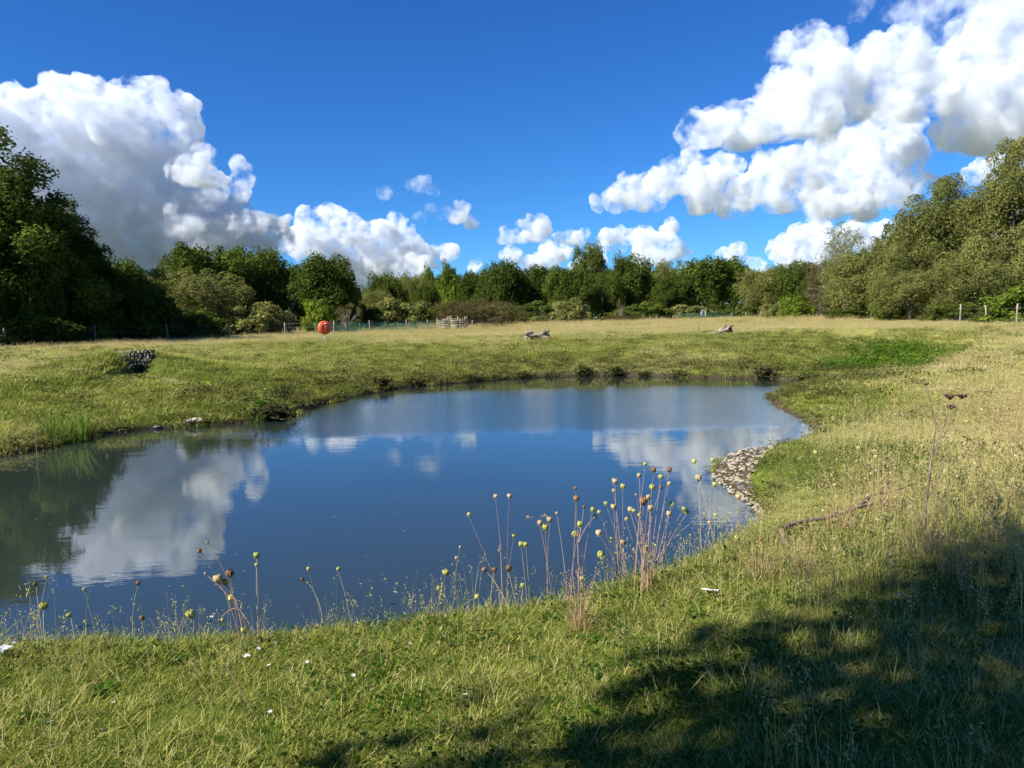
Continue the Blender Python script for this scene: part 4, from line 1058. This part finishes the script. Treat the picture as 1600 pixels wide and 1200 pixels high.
for i, (px, py, h, w, dark) in enumerate([(598,606,17,30,1),(648,603,12,34,1),(690,599,14,30,1),(738,596,13,34,1),(820,591,11,34,1),(862,589,13,26,1),(912,588,15,30,1),(964,588,15,30,1),(1008,588,15,18,1),(1060,589,10,40,1),(1137,590,16,14,0),(1152,590,17,14,0),(1170,590,22,12,0),(1196,592,17,34,1),(1280,592,18,40,1),(1255,598,12,30,1),(696,600,20,3,0)]):
    ow = ['dark weedy tuft','reed tuft'][1 - dark]
    place = {598:'below the orange life ring, rounded and darkest of the far bank',648:'just left of the thin pale reed on the far bank',690:'around the foot of the thin pale reed',738:'below the timber pens on the far shore',820:'below the bleached log stack on the far shore',862:'a little right of the log stack on the far shore',912:'with a narrow spike under the tallest distant tree',964:'on the far shore left of the twin spiked tuft',1008:'narrow and spiked midway to the fallen trunk',1060:'low and wide left of the pale reeds on the far shore',1137:'leftmost of three pale ones in the far right shallows',1152:'middle of three pale ones in the far right shallows',1170:'tallest and rightmost of three pale ones on the far right shore',1196:'grey and wide right of the pale reeds',1280:'darkest at the mouth of the overgrown ditch',1255:'low on the point before the ditch mouth',696:'single thin pale stem standing in the far shallows'}[px]
    if dark: reed(px, py, h, w, f'{ow} {place}', MMUD2, n=110, asleaf=(i % 3 != 2), name='weed_clump', cat='weeds', tint=(0, .7))
    else: reed(px, py, h, w, f'{ow} {place}', MDRY2 if px == 696 else MGR2, n=24 if px != 696 else 4, lean=.1, tint=(.4, .8))
for px, py, h, w, place in [(955,522,7,20,'small one left of the wider rush patch in the far meadow'),(985,523,10,46,'wide one in the far meadow behind the two logs'),(1108,522,10,36,'one directly behind the fallen trunk'),(1163,525,9,56,'long low one right of the fallen trunk'),(1040,524,5,20,'faint one between the wide patch and the trunk'),(1175,512,5,26,'farthest one near the green railing')]:
    reed(px, py, h, w, 'dark green rush patch, ' + place, MLU2, n=160, name='rush_patch', cat='rushes', lean=.15, tint=(.1, .6))
p = G(80, 704)
V, F, T_ = tube(np.array([[0, 0, -.3], [.01, 0, .3], [.0, .02, .75]]), [.005, .004, .002], 5)
o = link('thin_reed', mesh_np('thin_reed', V, F, M_pale, True)); o.location = p + Vector((.0, -.45, -.1)); tag(o, 'single thin pale stem standing in water before the tall reeds', 'reed')
for px, py, lab in [(825,808,'left one of two small leaves floating mid pond'),(852,806,'right one of two small leaves floating mid pond'),(252,684,'pale scrap of weed floating near the left shore'),(196,676,'thin curled leaf afloat by the left bank')]:
    q = P(px, py, .004); V, F, T_ = leafset(np.random.default_rng(px), 5, .035, .002, .006, .07, (.5, 1), .35); V[:, 2] = .004 + np.abs(V[:, 2]) * .1
    o = link('floating_leaf', mesh_np('floating_leaf', V, F, MDRY2, False, T_)); o.location = q; tag(o, lab, 'leaf', 'leaves afloat on the pond')

# ------------------------------------------------------------------ wild carrot plants
def head_mesh(name, kind, seed):
    """closed bird's-nest seed head: ribs curling inward over a cup, with bracts below"""
    r = np.random.default_rng(seed); parts = []
    n = 22
    for i in range(n):
        a = 2 * PI * i / n + r.normal(0, .05); u = np.linspace(0, 1, 6)
        rad = .15 + .95 * np.sin(u * PI * .80) * r.uniform(.85, 1.1); z = u * 1.9 * r.uniform(.85, 1.08)
        pts = np.c_[np.cos(a) * rad * .85, np.sin(a) * rad * .85, z]
        parts.append(tube(pts, [.07, .10, .14, .17, .16, .10], 4, False, r.uniform(.2, .8)))
    V, F = ico(1); parts2 = []
    for i in range(36):
        v = r.normal(0, 1, 3); v[2] = abs(v[2]) + .2; v /= np.linalg.norm(v); c = v * [.62, .62, .62] + [0, 0, 1.15]; s = r.uniform(.10, .20)
        k = box(0, 0, 0, s, s, s * 1.4, r.uniform(0, 3), r.uniform(0, 2)); parts.append((k[0] + c, k[1], np.full(8, r.uniform(.3, 1))))
    for i in range(9):
        a = 2 * PI * i / 9; b = np.array([math.cos(a), math.sin(a), 0]); parts.append(tube(np.array([[0, 0, .02], b * .6 + [0, 0, -.05], b * 1.1 + [0, 0, .2]]), [.05, .04, .015], 4, False, .3))
    V, F, T_ = join(parts)
    return mesh_np(name, V, F, kind, True, T_)
MHg = blade_mat('green_seed_head', [(0, (.26, .30, .05)), (.5, (.48, .48, .13)), (1, (.62, .58, .25))], .2, own=True)
MHt = blade_mat('tan_seed_head', [(0, (.32, .24, .11)), (.5, (.52, .42, .22)), (1, (.68, .58, .36))], .2, own=True)
MHb = blade_mat('brown_seed_head', [(0, (.12, .06, .03)), (.5, (.26, .15, .08)), (1, (.40, .27, .15))], .15, own=True)
MSr = simple_mat('red_stem', (.32, .16, .11), (.46, .30, .20), 30, .6); MSt = simple_mat('straw_stem', (.30, .23, .12), (.50, .42, .24), 30, .6); MSg = simple_mat('greenish_stem', (.14, .16, .05), (.32, .30, .13), 30, .6)
HM = {'g': [head_mesh('seed_head_green', MHg, s) for s in (1, 2)], 't': [head_mesh('seed_head_tan', MHt, s) for s in (3, 4)], 'b': [head_mesh('seed_head_brown', MHb, s) for s in (5, 6)]}
def carrot(base, heads, label, stem='t', fork=None, Ypush=0.0):
    p = G(*base); Y = p.y + Ypush; root = empty('wild_carrot', p, 0, label, 'wild carrot', 'dried wild carrot plants on the near bank'); o0 = np.array(p)
    if Ypush: p = Vector((p.x, Y, gz(p.x, Y))); root.location = p; o0 = np.array(p)
    r = np.random.default_rng(int(base[0] * 3 + base[1])); parts = []
    trunkx = None
    for i, hd in enumerate(heads):
        px, py, kind, rp = (tuple(hd) + ('t', 5))[:4] if len(hd) < 4 else hd
        dy = r.normal(0, .12); e = atY(px, py, Y + dy) - o0; k = (Y + dy) / FPX * 1.02; R_ = rp * k * .82
        b = np.array([r.normal(0, .05), r.normal(0, .04), -.03])
        if fork and i % 2: b = (atY(fork[0], fork[1], Y) - o0)
        mid = b * .5 + e * .5 + np.array([r.normal(0, .015) + (e[0] - b[0]) * -.10, 0, .02 + abs(e[0] - b[0]) * .12])
        u = np.linspace(0, 1, 8)[:, None]; pts = (1 - u) ** 2 * b + 2 * u * (1 - u) * mid + u ** 2 * (e - [0, 0, R_ * .6])
        parts.append(tube(pts, np.linspace(.0022, .0012, 8), 5, False))
        o = link('seed_head', HM[kind][i % 2], root); o.location = e - [0, 0, R_]; o.scale = (R_ * .92, R_ * .92, R_ * 1.02)
        dr = pts[-1] - pts[-3]; o.rotation_euler = (r.normal(0, .1), math.atan2(dr[0], dr[2]) * .8, r.uniform(0, 6))
    if fork: parts.append(tube(np.array([[0, 0, -.03], (atY(fork[0], fork[1], Y) - o0) * .5, atY(fork[0], fork[1], Y) - o0]), [.004, .0035, .003], 5, False))
    V, F, _ = join(parts); link('stem', mesh_np('carrot_stem', V, F, {'r': MSr, 't': MSt, 'g': MSg}[stem], True), root)
    return root
g, tt_, b_ = 'g', 't', 'b'
CAR = [
 ((61,1011), [(69,945,g,8),(56,912,b_,4),(73,901,g,3)], 'wild carrot with one fat green head over the reflected dark tree', 't', None),
 ((107,1004), [(110,960,g,4.5)], 'short single headed carrot right of the fat green one', 't', None),
 ((148,1000), [(132,921,tt_,4),(132,971,g,3.5)], 'leaning carrot with a small tan head above a tiny green one', 't', None),
 ((214,1000), [(216,911,b_,4.5)], 'lone upright carrot stem with a dark brown head against blue water', 't', None),
 ((246,1052), [(221,966,b_,5)], 'single brown headed carrot rooted low on the left grass', 't', None),
 ((376,1130), [(301,958,g,8.5)], 'carrot with a large round green head on a long pink stem from the foreground', 'r', None),
 ((384,1010), [(342,905,tt_,9),(351,908,g,7.5),(359,896,b_,7.5),(360,932,g,6.5),(313,860,b_,4.5),(325,847,tt_,3),(320,895,tt_,3),(345,965,g,3)], 'branched carrot carrying a crowd of three big heads left of centre', 'r', (372,950)),
 ((406,1000), [(401,868,g,6),(401,883,g,4)], 'carrot with two stacked green heads on upright stems', 't', None),
 ((382,1020), [(382,984,g,6.5)], 'low carrot with one green head just above the bank edge left of centre', 'g', None),
 ((477,975), [(472,905,b_,3.5)], 'thin carrot with tiny dark head left of the curving ones', 'r', None),
 ((512,976), [(482,889,g,4),(482,910,g,2.5)], 'carrot curving left with a small green head over open water', 't', None),
 ((563,966), [(528,889,g,4)], 'carrot curving steeply left with narrow green tip', 't', None),
 ((566,972), [(531,960,b_,3.5),(543,966,g,2.5)], 'nearly flat lying carrot with a small brown head at the bank edge', 't', None),
 ((699,962), [(698,894,g,6.5),(683,919,g,4.5),(713,872,tt_,3.5),(719,855,tt_,2.5),(744,932,g,4.5)], 'sprawling carrot with a green head left of the tall trio', 'g', None),
 ((786,956), [(732,804,g,4),(774,776,tt_,4.5),(796,775,tt_,4.5),(779,857,tt_,3),(803,837,g,3.5)], 'tall forked carrot with twin tan heads and one arching far left', 'r', (782,850)),
 ((790,958), [(794,888,b_,6),(772,890,b_,4.5),(759,889,b_,5)], 'low carrot bearing three brown heads in a row', 't', None),
 ((820,945), [(814,850,g,5),(821,851,g,5),(817,915,g,4.5)], 'carrot with a close pair of green heads', 't', None),
 ((854,942), [(843,817,tt_,5.5),(852,824,g,6),(859,812,tt_,5.5)], 'carrot with three heads bunched together in the middle', 'r', None),
 ((890,932), [(870,802,tt_,3)], 'very thin carrot leaning left between two tall groups', 't', None),
 ((905,938), [(900,779,b_,6),(899,763,b_,3.5),(906,819,g,6),(899,829,g,6.5),(926,796,g,4.5),(929,806,tt_,4),(909,904,g,4.5),(912,792,b_,3)], 'upright carrot with a dark brown head topping green ones', 'r', (903,850)),
 ((972,916), [(961,752,tt_,6),(959,767,tt_,4),(959,792,tt_,5.5),(973,760,g,5),(947,787,g,4),(936,800,tt_,4),(936,833,tt_,6),(973,847,tt_,5),(937,866,g,6),(956,841,g,3)], 'red stemmed carrot cluster left of the densest one', 'r', None),
 ((1008,926), [(984,796,tt_,5.5),(978,811,tt_,4),(991,798,g,4),(999,743,tt_,4.5),(1008,725,g,4),(1021,734,b_,5.5),(1032,745,g,5),(1019,761,g,5.5),(1032,761,b_,4),(1005,783,b_,8),(1014,777,tt_,5),(1017,794,tt_,6),(1011,856,g,5.5),(999,805,g,3.5),(994,773,tt_,2.5)], 'densest red stemmed carrot with a broad brown head at its heart', 'r', None),
 ((1022,912), [(1046,734,b_,5),(1046,756,tt_,4),(1049,788,g,5),(1045,803,tt_,5.5),(1068,795,g,4.5),(1074,800,g,4.5),(1099,802,tt_,2.5),(1024,852,g,2.5)], 'carrot fanning to the right of the densest cluster', 'r', None),
 ((1110,864), [(1091,747,tt_,6.5),(1085,721,g,4.5),(1117,757,g,5),(1117,805,g,3.5),(1109,817,tt_,4),(1113,719,g,4)], 'tall pale stemmed carrot before the pebble spit', 't', None),
 ((1172,878), [(1154,776,tt_,5),(1151,839,g,5.5),(1134,854,g,5)], 'pink stemmed carrot at the right corner of the water', 'r', None),
 ((1311,812), [(1305,758,tt_,3.5),(1307,777,g,4),(1273,707,g,4)], 'carrot standing over the fallen branch on the right bank', 't', None),
 ((1368,775), [(1342,700,g,3.5),(1368,714,g,3.5),(1360,740,tt_,3)], 'pale carrot on the right slope beyond the fallen branch', 't', None),
 ((1530,800), [(1523,725,g,3.5),(1511,659,g,3)], 'thin carrot at the far right slope with tiny pale heads', 't', None),
 ((1565,735), [(1550,692,b_,4.5)], 'short brown headed carrot near the right edge of the slope', 't', None),
 ((1196,906), [(1189,842,b_,4)], 'short dark headed carrot in the dry tangle right of the water', 't', None),
]
for c in CAR: carrot(*c[:2], c[2], c[3], c[4])

def umbel_plant():
    p = G(1442, 850); Y = p.y; o0 = np.array(p); root = empty('hogweed_stalk', p, 0, 'tall dead brown stalk with dark umbels on the right slope', 'dried plant'); parts = []
    J = lambda x, y: atY(x, y, Y) - o0
    for pl, w in (([(1442,850),(1448,780),(1455,720),(1462,664)], .009), ([(1462,664),(1452,620),(1446,600)], .004), ([(1456,712),(1476,660),(1485,626)], .005), ([(1456,712),(1484,665),(1500,626)], .004), ([(1448,782),(1470,740),(1480,700)], .004), ([(1462,664),(1470,640),(1486,640)], .003), ([(1444,830),(1420,780),(1412,745)], .003)):
        q = np.array([J(*a) for a in pl]); parts.append(tube(q, np.linspace(w, w * .6, len(q)), 6, False))
    V, F, _ = join(parts); link('stem', mesh_np('hogweed_stem', V, F, M_stick, True), root)
    r = np.random.default_rng(4)
    for (x, y, s) in ((1485,620,8),(1502,619,7),(1486,636,6),(1448,600,3)):
        e = J(x, y); k = Y / FPX; parts = []
        for i in range(26):
            a = r.uniform(0, 6.28); q = r.uniform(.3, 1) * s * k; tip = np.array([math.cos(a) * q, math.sin(a) * q, r.uniform(-.1, .35) * s * k])
            parts.append(tube(np.array([[0, 0, -s * k * .7], tip]), .0016, 4, False)); bx = box(0, 0, 0, .011, .011, .011, r.uniform(0, 3), r.uniform(0, 3)); parts.append((bx[0] + tip, bx[1]))
        V, F, _ = join(parts); o = link('umbel', mesh_np('umbel', V, F, simple_mat('dark_seed', (.05, .025, .015), (.12, .07, .04)), False), root); o.location = e
umbel_plant()
def dry_bunch(px, py, top, w, label, n=48):
    p = G(px, py); k = p.length / FPX; r = np.random.default_rng(int(px)); H = (py - top) * k
    D = join([stalks(r, n, w * k * .35, H * .5, H * 1.15, .003, .05, (.5, 1)), blades(r, n, w * k * .4, H * .3, H * .7, .004, .5, .6, (.4, 1))])
    o = link('dry_grass_bunch', mesh_np('dry_grass_bunch', D[0], D[1], MDRY2, False, D[2])); o.location = p
    tag(o, label, 'dry grass', 'bunches of dead stems on the right bank')
for a in [(1190,905,770,50,'pinkish dry stems beside the right corner of the water'),(1312,830,700,60,'tall straw stems rising across the fallen branch'),(1375,800,690,50,'straw stems left of the dead brown stalk'),(1440,870,720,70,'thick dry tangle at the foot of the dead brown stalk'),(1255,900,800,60,'dry stems in the pale grass below the fallen branch'),(1500,900,790,80,'tawny stems above the shaded corner'),(1560,850,740,60,'tawny stems near the right edge above the shade'),(905,985,860,40,'upright pink brown stems under the dark headed carrot')]:
    dry_bunch(*a)

def debris():
    r = np.random.default_rng(12); parts = []
    for i in range(150):
        px, py = r.uniform(10, 1080), r.uniform(690, 960) if i % 3 else r.uniform(600, 700)
        q = P(px, py, .003)
        if shore_sd(np.array([[q.x, q.y]]))[0] > -.15: continue
        c = np.array([[q.x, q.y, .004]]); nm = np.array([[r.normal(0, .05), r.normal(0, .05), 1.0]]); parts.append(leaves(c, nm, r.uniform(.008, .028), r, np.array([r.uniform(.3, 1)]), 0, r.uniform(.2, .8)))
    V, F, T_ = join(parts); V[:, 2] = .004 + np.abs(V[:, 2] - .004) * .2
    tag(link('pond_debris', mesh_np('pond_debris', V, F, MDRY2, False, T_)), 'tiny specks of leaf and down floating on the pond', kind='stuff')
debris()
# ------------------------------------------------------------------ scraps and flowers
M_scrap = simple_mat('white_scrap', (.55, .54, .50), (.80, .79, .75), 30, .7)
for px, py, s, lab in [(1111,940,.055,'white crumpled scrap lying in the grass right of the carrots'),(6,1032,.05,'white scrap at the left edge of the near bank'),(331,975,.014,'tiny white feather caught at the bank edge left of centre'),(386,1042,.018,'dull white scrap in the grass below the low green headed carrot')]:
    p = G(px, py); r = np.random.default_rng(px); n = 7; u, v = np.meshgrid(np.linspace(-1, 1, n), np.linspace(-1, 1, n)); u, v = u.ravel(), v.ravel()
    Z = fbm(np.c_[u * 1.4 + px, v * 1.4], 3, px) * .5; V = np.c_[u * s, v * s * .55, Z * s * .8 + s * .3]
    V2 = V - [0, 0, .003]; ii = (np.arange(n - 1)[:, None] * n + np.arange(n - 1)[None]).ravel(); F1 = np.c_[ii, ii + 1, ii + n + 1, ii + n]
    o = link('white_scrap', mesh_np('white_scrap', np.r_[V, V2], np.r_[F1, F1[:, ::-1] + n * n], M_scrap, True)); o.location = p + Vector((0, 0, .05)); o.rotation_euler = (.3, .1, r.uniform(0, 3)); tag(o, lab, 'scrap', 'white scraps in the grass')
def flowers():
    r = np.random.default_rng(71); parts = []
    pts = [(r.uniform(1230, 1600), r.uniform(640, 800)) for _ in range(90)] + [(r.uniform(1150, 1500), r.uniform(780, 960)) for _ in range(16)] + [(r.uniform(0, 800), r.uniform(1020, 1180)) for _ in range(14)] + [(r.uniform(100, 450), r.uniform(600, 655)) for _ in range(22)]
    for px, py in pts:
        p = np.array(G(px, py)); s = r.uniform(.007, .013) * (1 if p[1] < 14 else 1.6); k = 7
        a = np.arange(k) * 2 * PI / k; c = p + [0, 0, r.uniform(.05, .14)]; tl = r.normal(0, .3, 2)
        for q in a:
            d0 = np.array([math.cos(q), math.sin(q), 0]); d1 = np.array([math.cos(q + .5), math.sin(q + .5), 0]); T3 = lambda v: v + [0, 0, v[0] * tl[0] + v[1] * tl[1]]
            parts.append((np.array([c, c + T3(d0 * s * .8), c + T3((d0 + d1) * s * .62) + [0, 0, s * .2], c + T3(d1 * s * .8)]), np.array([[0, 1, 2, 3]])))
    V, F, _ = join(parts); tag(link('small_white_flowers', mesh_np('small_white_flowers', V, F, M_scrap)), 'scattered small white flower heads in the turf', kind='stuff')
flowers()
# ------------------------------------------------------------------ clouds: real puffed bodies kilometres away
def cloud_mat(name, mfp, g=.0, lo=.42, hi=.74):
    t = NT(name); co = t.n('ShaderNodeTexCoord').outputs['Object']
    n1 = t.noise(.0125, 8, co, .70)
    den = t.math('MULTIPLY', t.mapr(n1, lo, hi, 0.0, 1.0, True), 1.0 / mfp)
    v = t.n('ShaderNodeVolumePrincipled', {'Color': (.86, .885, .925, 1), 'Density': den, 'Anisotropy': g})
    t.t.links.new(v.outputs[0], t.out.inputs['Volume']); return t.m
MC = cloud_mat('cloud_vapour', 14); MCS = cloud_mat('cloud_wisp', 50, .0, .46, .70)

def cloud(blobs, dist, label, mat, base=None, vox=3.2, seed=1, amp=1.0, kids=12, spread=.5):
    r = np.random.default_rng(seed)
    k = dist / FPX
    sph = []
    for (px, py, rad) in blobs:
        d = ray(px, py); dd = dist * (1 + r.normal(0, .02))
        c = np.array(d) * dd + [0, 0, EYE]; c = c + np.array([0, r.normal(0, spread) * rad * k, 0]); R = rad * k * .90
        sph.append((c, R))
        for i in range(kids):
            v = r.normal(0, 1, 3); v[2] = abs(v[2]) * .9 - .25; v /= np.linalg.norm(v)
            R2 = R * r.uniform(.25, .48); c2 = c + v * R * .88
            sph.append((c2, R2))
            for j in range(5):
                w = r.normal(0, 1, 3) + v; w /= np.linalg.norm(w)
                sph.append((c2 + w * R2 * .85, R2 * r.uniform(.28, .5)))
    IV, IF = ico(2)
    parts = [(IV * R + c, IF) for c, R in sph]
    V, F, _ = join(parts)
    cen = V.mean(0)
    V = V - cen
    def remesh(V, F, size):
        me = mesh_np('cloud_tmp', V, F)
        o = bpy.data.objects.new('cloud_tmp', me); sc.collection.objects.link(o)
        m = o.modifiers.new('r', 'REMESH'); m.mode = 'VOXEL'; m.voxel_size = size; m.use_smooth_shade = True
        dg = bpy.context.evaluated_depsgraph_get()
        m2 = bpy.data.meshes.new_from_object(o.evaluated_get(dg))
        bpy.data.objects.remove(o); bpy.data.meshes.remove(me)
        n = len(m2.vertices); co = np.empty(n * 3, np.float32); m2.vertices.foreach_get('co', co)
        nr = np.empty(n * 3, np.float32); m2.vertex_normals.foreach_get('vector', nr)
        return m2, co.reshape(-1, 3), nr.reshape(-1, 3)
    m2, co, nr = remesh(V, F, vox * k)
    u = co / k
    wf = np.c_[fbm(u / 45, 3, seed), fbm(u / 45 + 9, 3, seed + 5), fbm(u / 45 + 19, 3, seed + 9)]
    co = co + wf * 15 * k * amp + nr * ((fbm(u / 24, 3, seed + 3, True, .55) - .1) * 9.0 * k * amp)[:, None]
    nq = len(m2.polygons); q = np.empty(nq * 4, np.int32); m2.polygons.foreach_get('vertices', q); bpy.data.meshes.remove(m2)
    m2, co, nr = remesh(co, q.reshape(-1, 4), vox * .62 * k)
    u = co / k; n = len(co)
    co = co + nr * ((fbm(u / 9.5, 3, seed + 13, True, .6) - .2) * 3.4 * k * amp)[:, None]
    if base is not None:      # flat, slightly ragged condensation level
        zb = (np.array(ray(base[0], base[1])) * dist)[2] + EYE - cen[2]
        wob = fbm(u[:, :2] / 30, 3, seed + 4) * 5 * k
        low = co[:, 2] < zb + wob
        co[low, 2] = (zb + wob)[low] + (co[low, 2] - (zb + wob)[low]) * .22
    m2.vertices.foreach_set('co', co.ravel()); m2.update()
    m2.materials.clear(); m2.materials.append(mat)
    ob = link('cloud', m2); ob.location = cen
    tag(ob, label, 'cloud', 'cumulus clouds in the blue sky')
    return n

CL = [
 ([(-40,240,70),(5,198,42),(60,208,45),(115,200,42),(155,180,42),(190,168,36),(232,180,38),(268,188,34),(288,212,26),(180,250,85),(90,270,80),(20,280,90),(250,255,60),(230,330,80),(150,340,90),(300,330,50),(330,370,50),(280,400,60),(200,400,60),(385,378,44),(430,375,26),(-60,330,90)],
  3600, 'towering white cumulus with blue grey underside behind the tall left tree', MC, None, 5, 5, 1.2),
 ([(378,262,13),(380,287,17),(374,315,19),(370,342,24),(360,365,26),(413,336,13),(402,352,20),(436,346,14)], 3400, 'narrow finger of cloud rising right of the big cumulus', MC, None, 3, 12, 1.0),
 ([(315,243,15),(300,268,24),(326,276,20),(277,272,16),(345,278,10)], 2700, 'small grey lens shaped cloud in front of the big cumulus', MC, (300,290), 2.6, 21, .8),
 ([(475,340,15),(500,345,17),(520,338,17),(545,360,20),(575,358,14),(598,355,18),(617,348,13),(625,372,24),(468,380,26),(510,382,34),(555,395,35),(600,402,35),(640,398,26),(662,404,22),(692,394,17),(704,402,10),(580,425,35),(640,425,25)],
  4200, 'bank of cumulus above the round oak left of centre', MC, None, 3.4, 31, 1.0),
 ([(655,290,13),(641,288,8),(672,292,8)], 2600, 'small pale cloud puff highest in the middle of the sky', MCS, None, 2.2, 41, .9),
 ([(600,308,8),(607,310,5)], 2600, 'tiny faint wisp of cloud left of the small puffs', MCS, None, 1.8, 43, .9),
 ([(670,330,11),(658,335,9),(685,325,9),(668,350,8)], 2600, 'ragged grey cloud scrap under the highest small puff', MCS, None, 2.2, 45, .9),
 ([(722,328,14),(738,340,11),(710,330,7),(747,342,6)], 2600, 'small rounded cloud puff right of the ragged scrap', MC, None, 2.2, 47, .9),
 ([(797,370,12),(815,358,13),(837,356,17),(857,370,11),(825,372,16),(872,376,7)], 3600, 'flat based cumulus over the middle of the tree line', MC, (825,383), 2.5, 51, .9),
 ([(887,375,11),(906,376,13),(898,380,8)], 3600, 'little grey cloud left of the tallest distant treetop', MC, (890,388), 2.2, 53, .8),
 ([(800,404,15),(830,412,14),(860,402,20),(880,395,17),(930,406,18),(742,422,10),(905,415,14)], 5000, 'low white cloud behind the centre treetops', MC, None, 2.8, 55, .9),
 ([(950,375,13),(970,376,15),(990,370,13),(1010,377,20),(1030,362,13),(1046,352,10),(1030,388,24),(1060,395,16),(1000,395,20)],
  3800, 'cumulus with a bright tilted crest low right of centre', MC, None, 2.8, 61, .9),
 ([(1230,88,22),(1265,70,25),(1298,82,22),(1320,104,28),(1288,122,46),(1240,132,34),(1362,96,26),(1410,82,26),(1395,108,38),(1440,108,33),(1474,132,32),(1340,142,42),(1400,146,40),(1220,166,34),(1180,184,28),(1160,172,15),(1090,196,27),(1124,190,24),(1110,214,28),(1150,214,32),(1200,196,36),(1250,190,38),(1300,180,38)],
  2300, 'large grey based cumulus high on the right of the sky', MC, (1200,232), 4.2, 71, 1.1),
 ([(930,320,12),(960,312,20),(985,296,18),(1010,300,26),(1040,290,28),(1045,266,18),(1075,258,20),(1090,280,34),(1130,290,34),(1130,256,22),(1170,300,32),(1200,272,26),(1230,260,26),(1215,290,32),(1255,285,24),(1100,318,24),(1160,322,22),(1220,318,22)],
  2700, 'long flat based cumulus reaching left below the large grey one', MC, (1100,340), 3.6, 81, 1.0),
 ([(1300,250,38),(1340,232,38),(1382,214,32),(1400,250,38),(1330,290,42),(1390,290,38),(1300,310,32),(1350,318,28),(1420,280,18),(1412,198,16)],
  3100, 'bright heaped cumulus between the grey cloud and the right trees', MC, (1340,342), 4.0, 91, 1.1),
 ([(1500,180,44),(1550,200,54),(1610,150,70),(1560,110,46),(1490,125,34),(1620,60,70),(1550,60,40),(1610,220,26),(1490,208,28),(1690,120,90)],
  2500, 'broad soft cloud mass at the top right corner of the sky', MC, (1560,235), 5, 101, 1.2),
 ([(1400,20,24),(1440,30,30),(1480,20,34),(1520,15,34),(1340,8,16),(1460,60,28),(1440,80,24)],
  2500, 'thin translucent veil of cloud above the right hand cumulus', MCS, None, 5, 103, 1.2),
 ([(1540,268,20),(1570,260,22),(1522,272,10),(1600,255,22),(1640,260,30)], 4200, 'bright white cloud just over the tallest right tree', MC, None, 2.8, 111, .9),
 ([(1252,375,20),(1240,390,20),(1272,366,20),(1292,372,16),(1222,402,16),(1330,372,26),(1370,368,22),(1400,380,22),(1280,400,30)], 4600, 'low bright cumulus behind the wispy topped right tree', MC, None, 2.8, 121, .9),
 ([(1142,396,10),(1152,386,8),(1182,412,12),(1165,412,9),(1130,405,8)], 4600, 'tiny bright cloud above the large dark tree right of centre', MC, None, 2.2, 131, .9),
 ([(2000,150,90),(2100,160,110),(2200,170,100),(2060,90,70)], 3000, 'cumulus far off the right edge of the view', MC, (2000,240), 7, 151, 1.2),
]
if not SKIP_CLOUDS:
    nv = 0
    for c in CL:
        nv += cloud(c[0], c[1], c[2], c[3], c[4], c[5], c[6], c[7])
    print('cloud verts', nv)
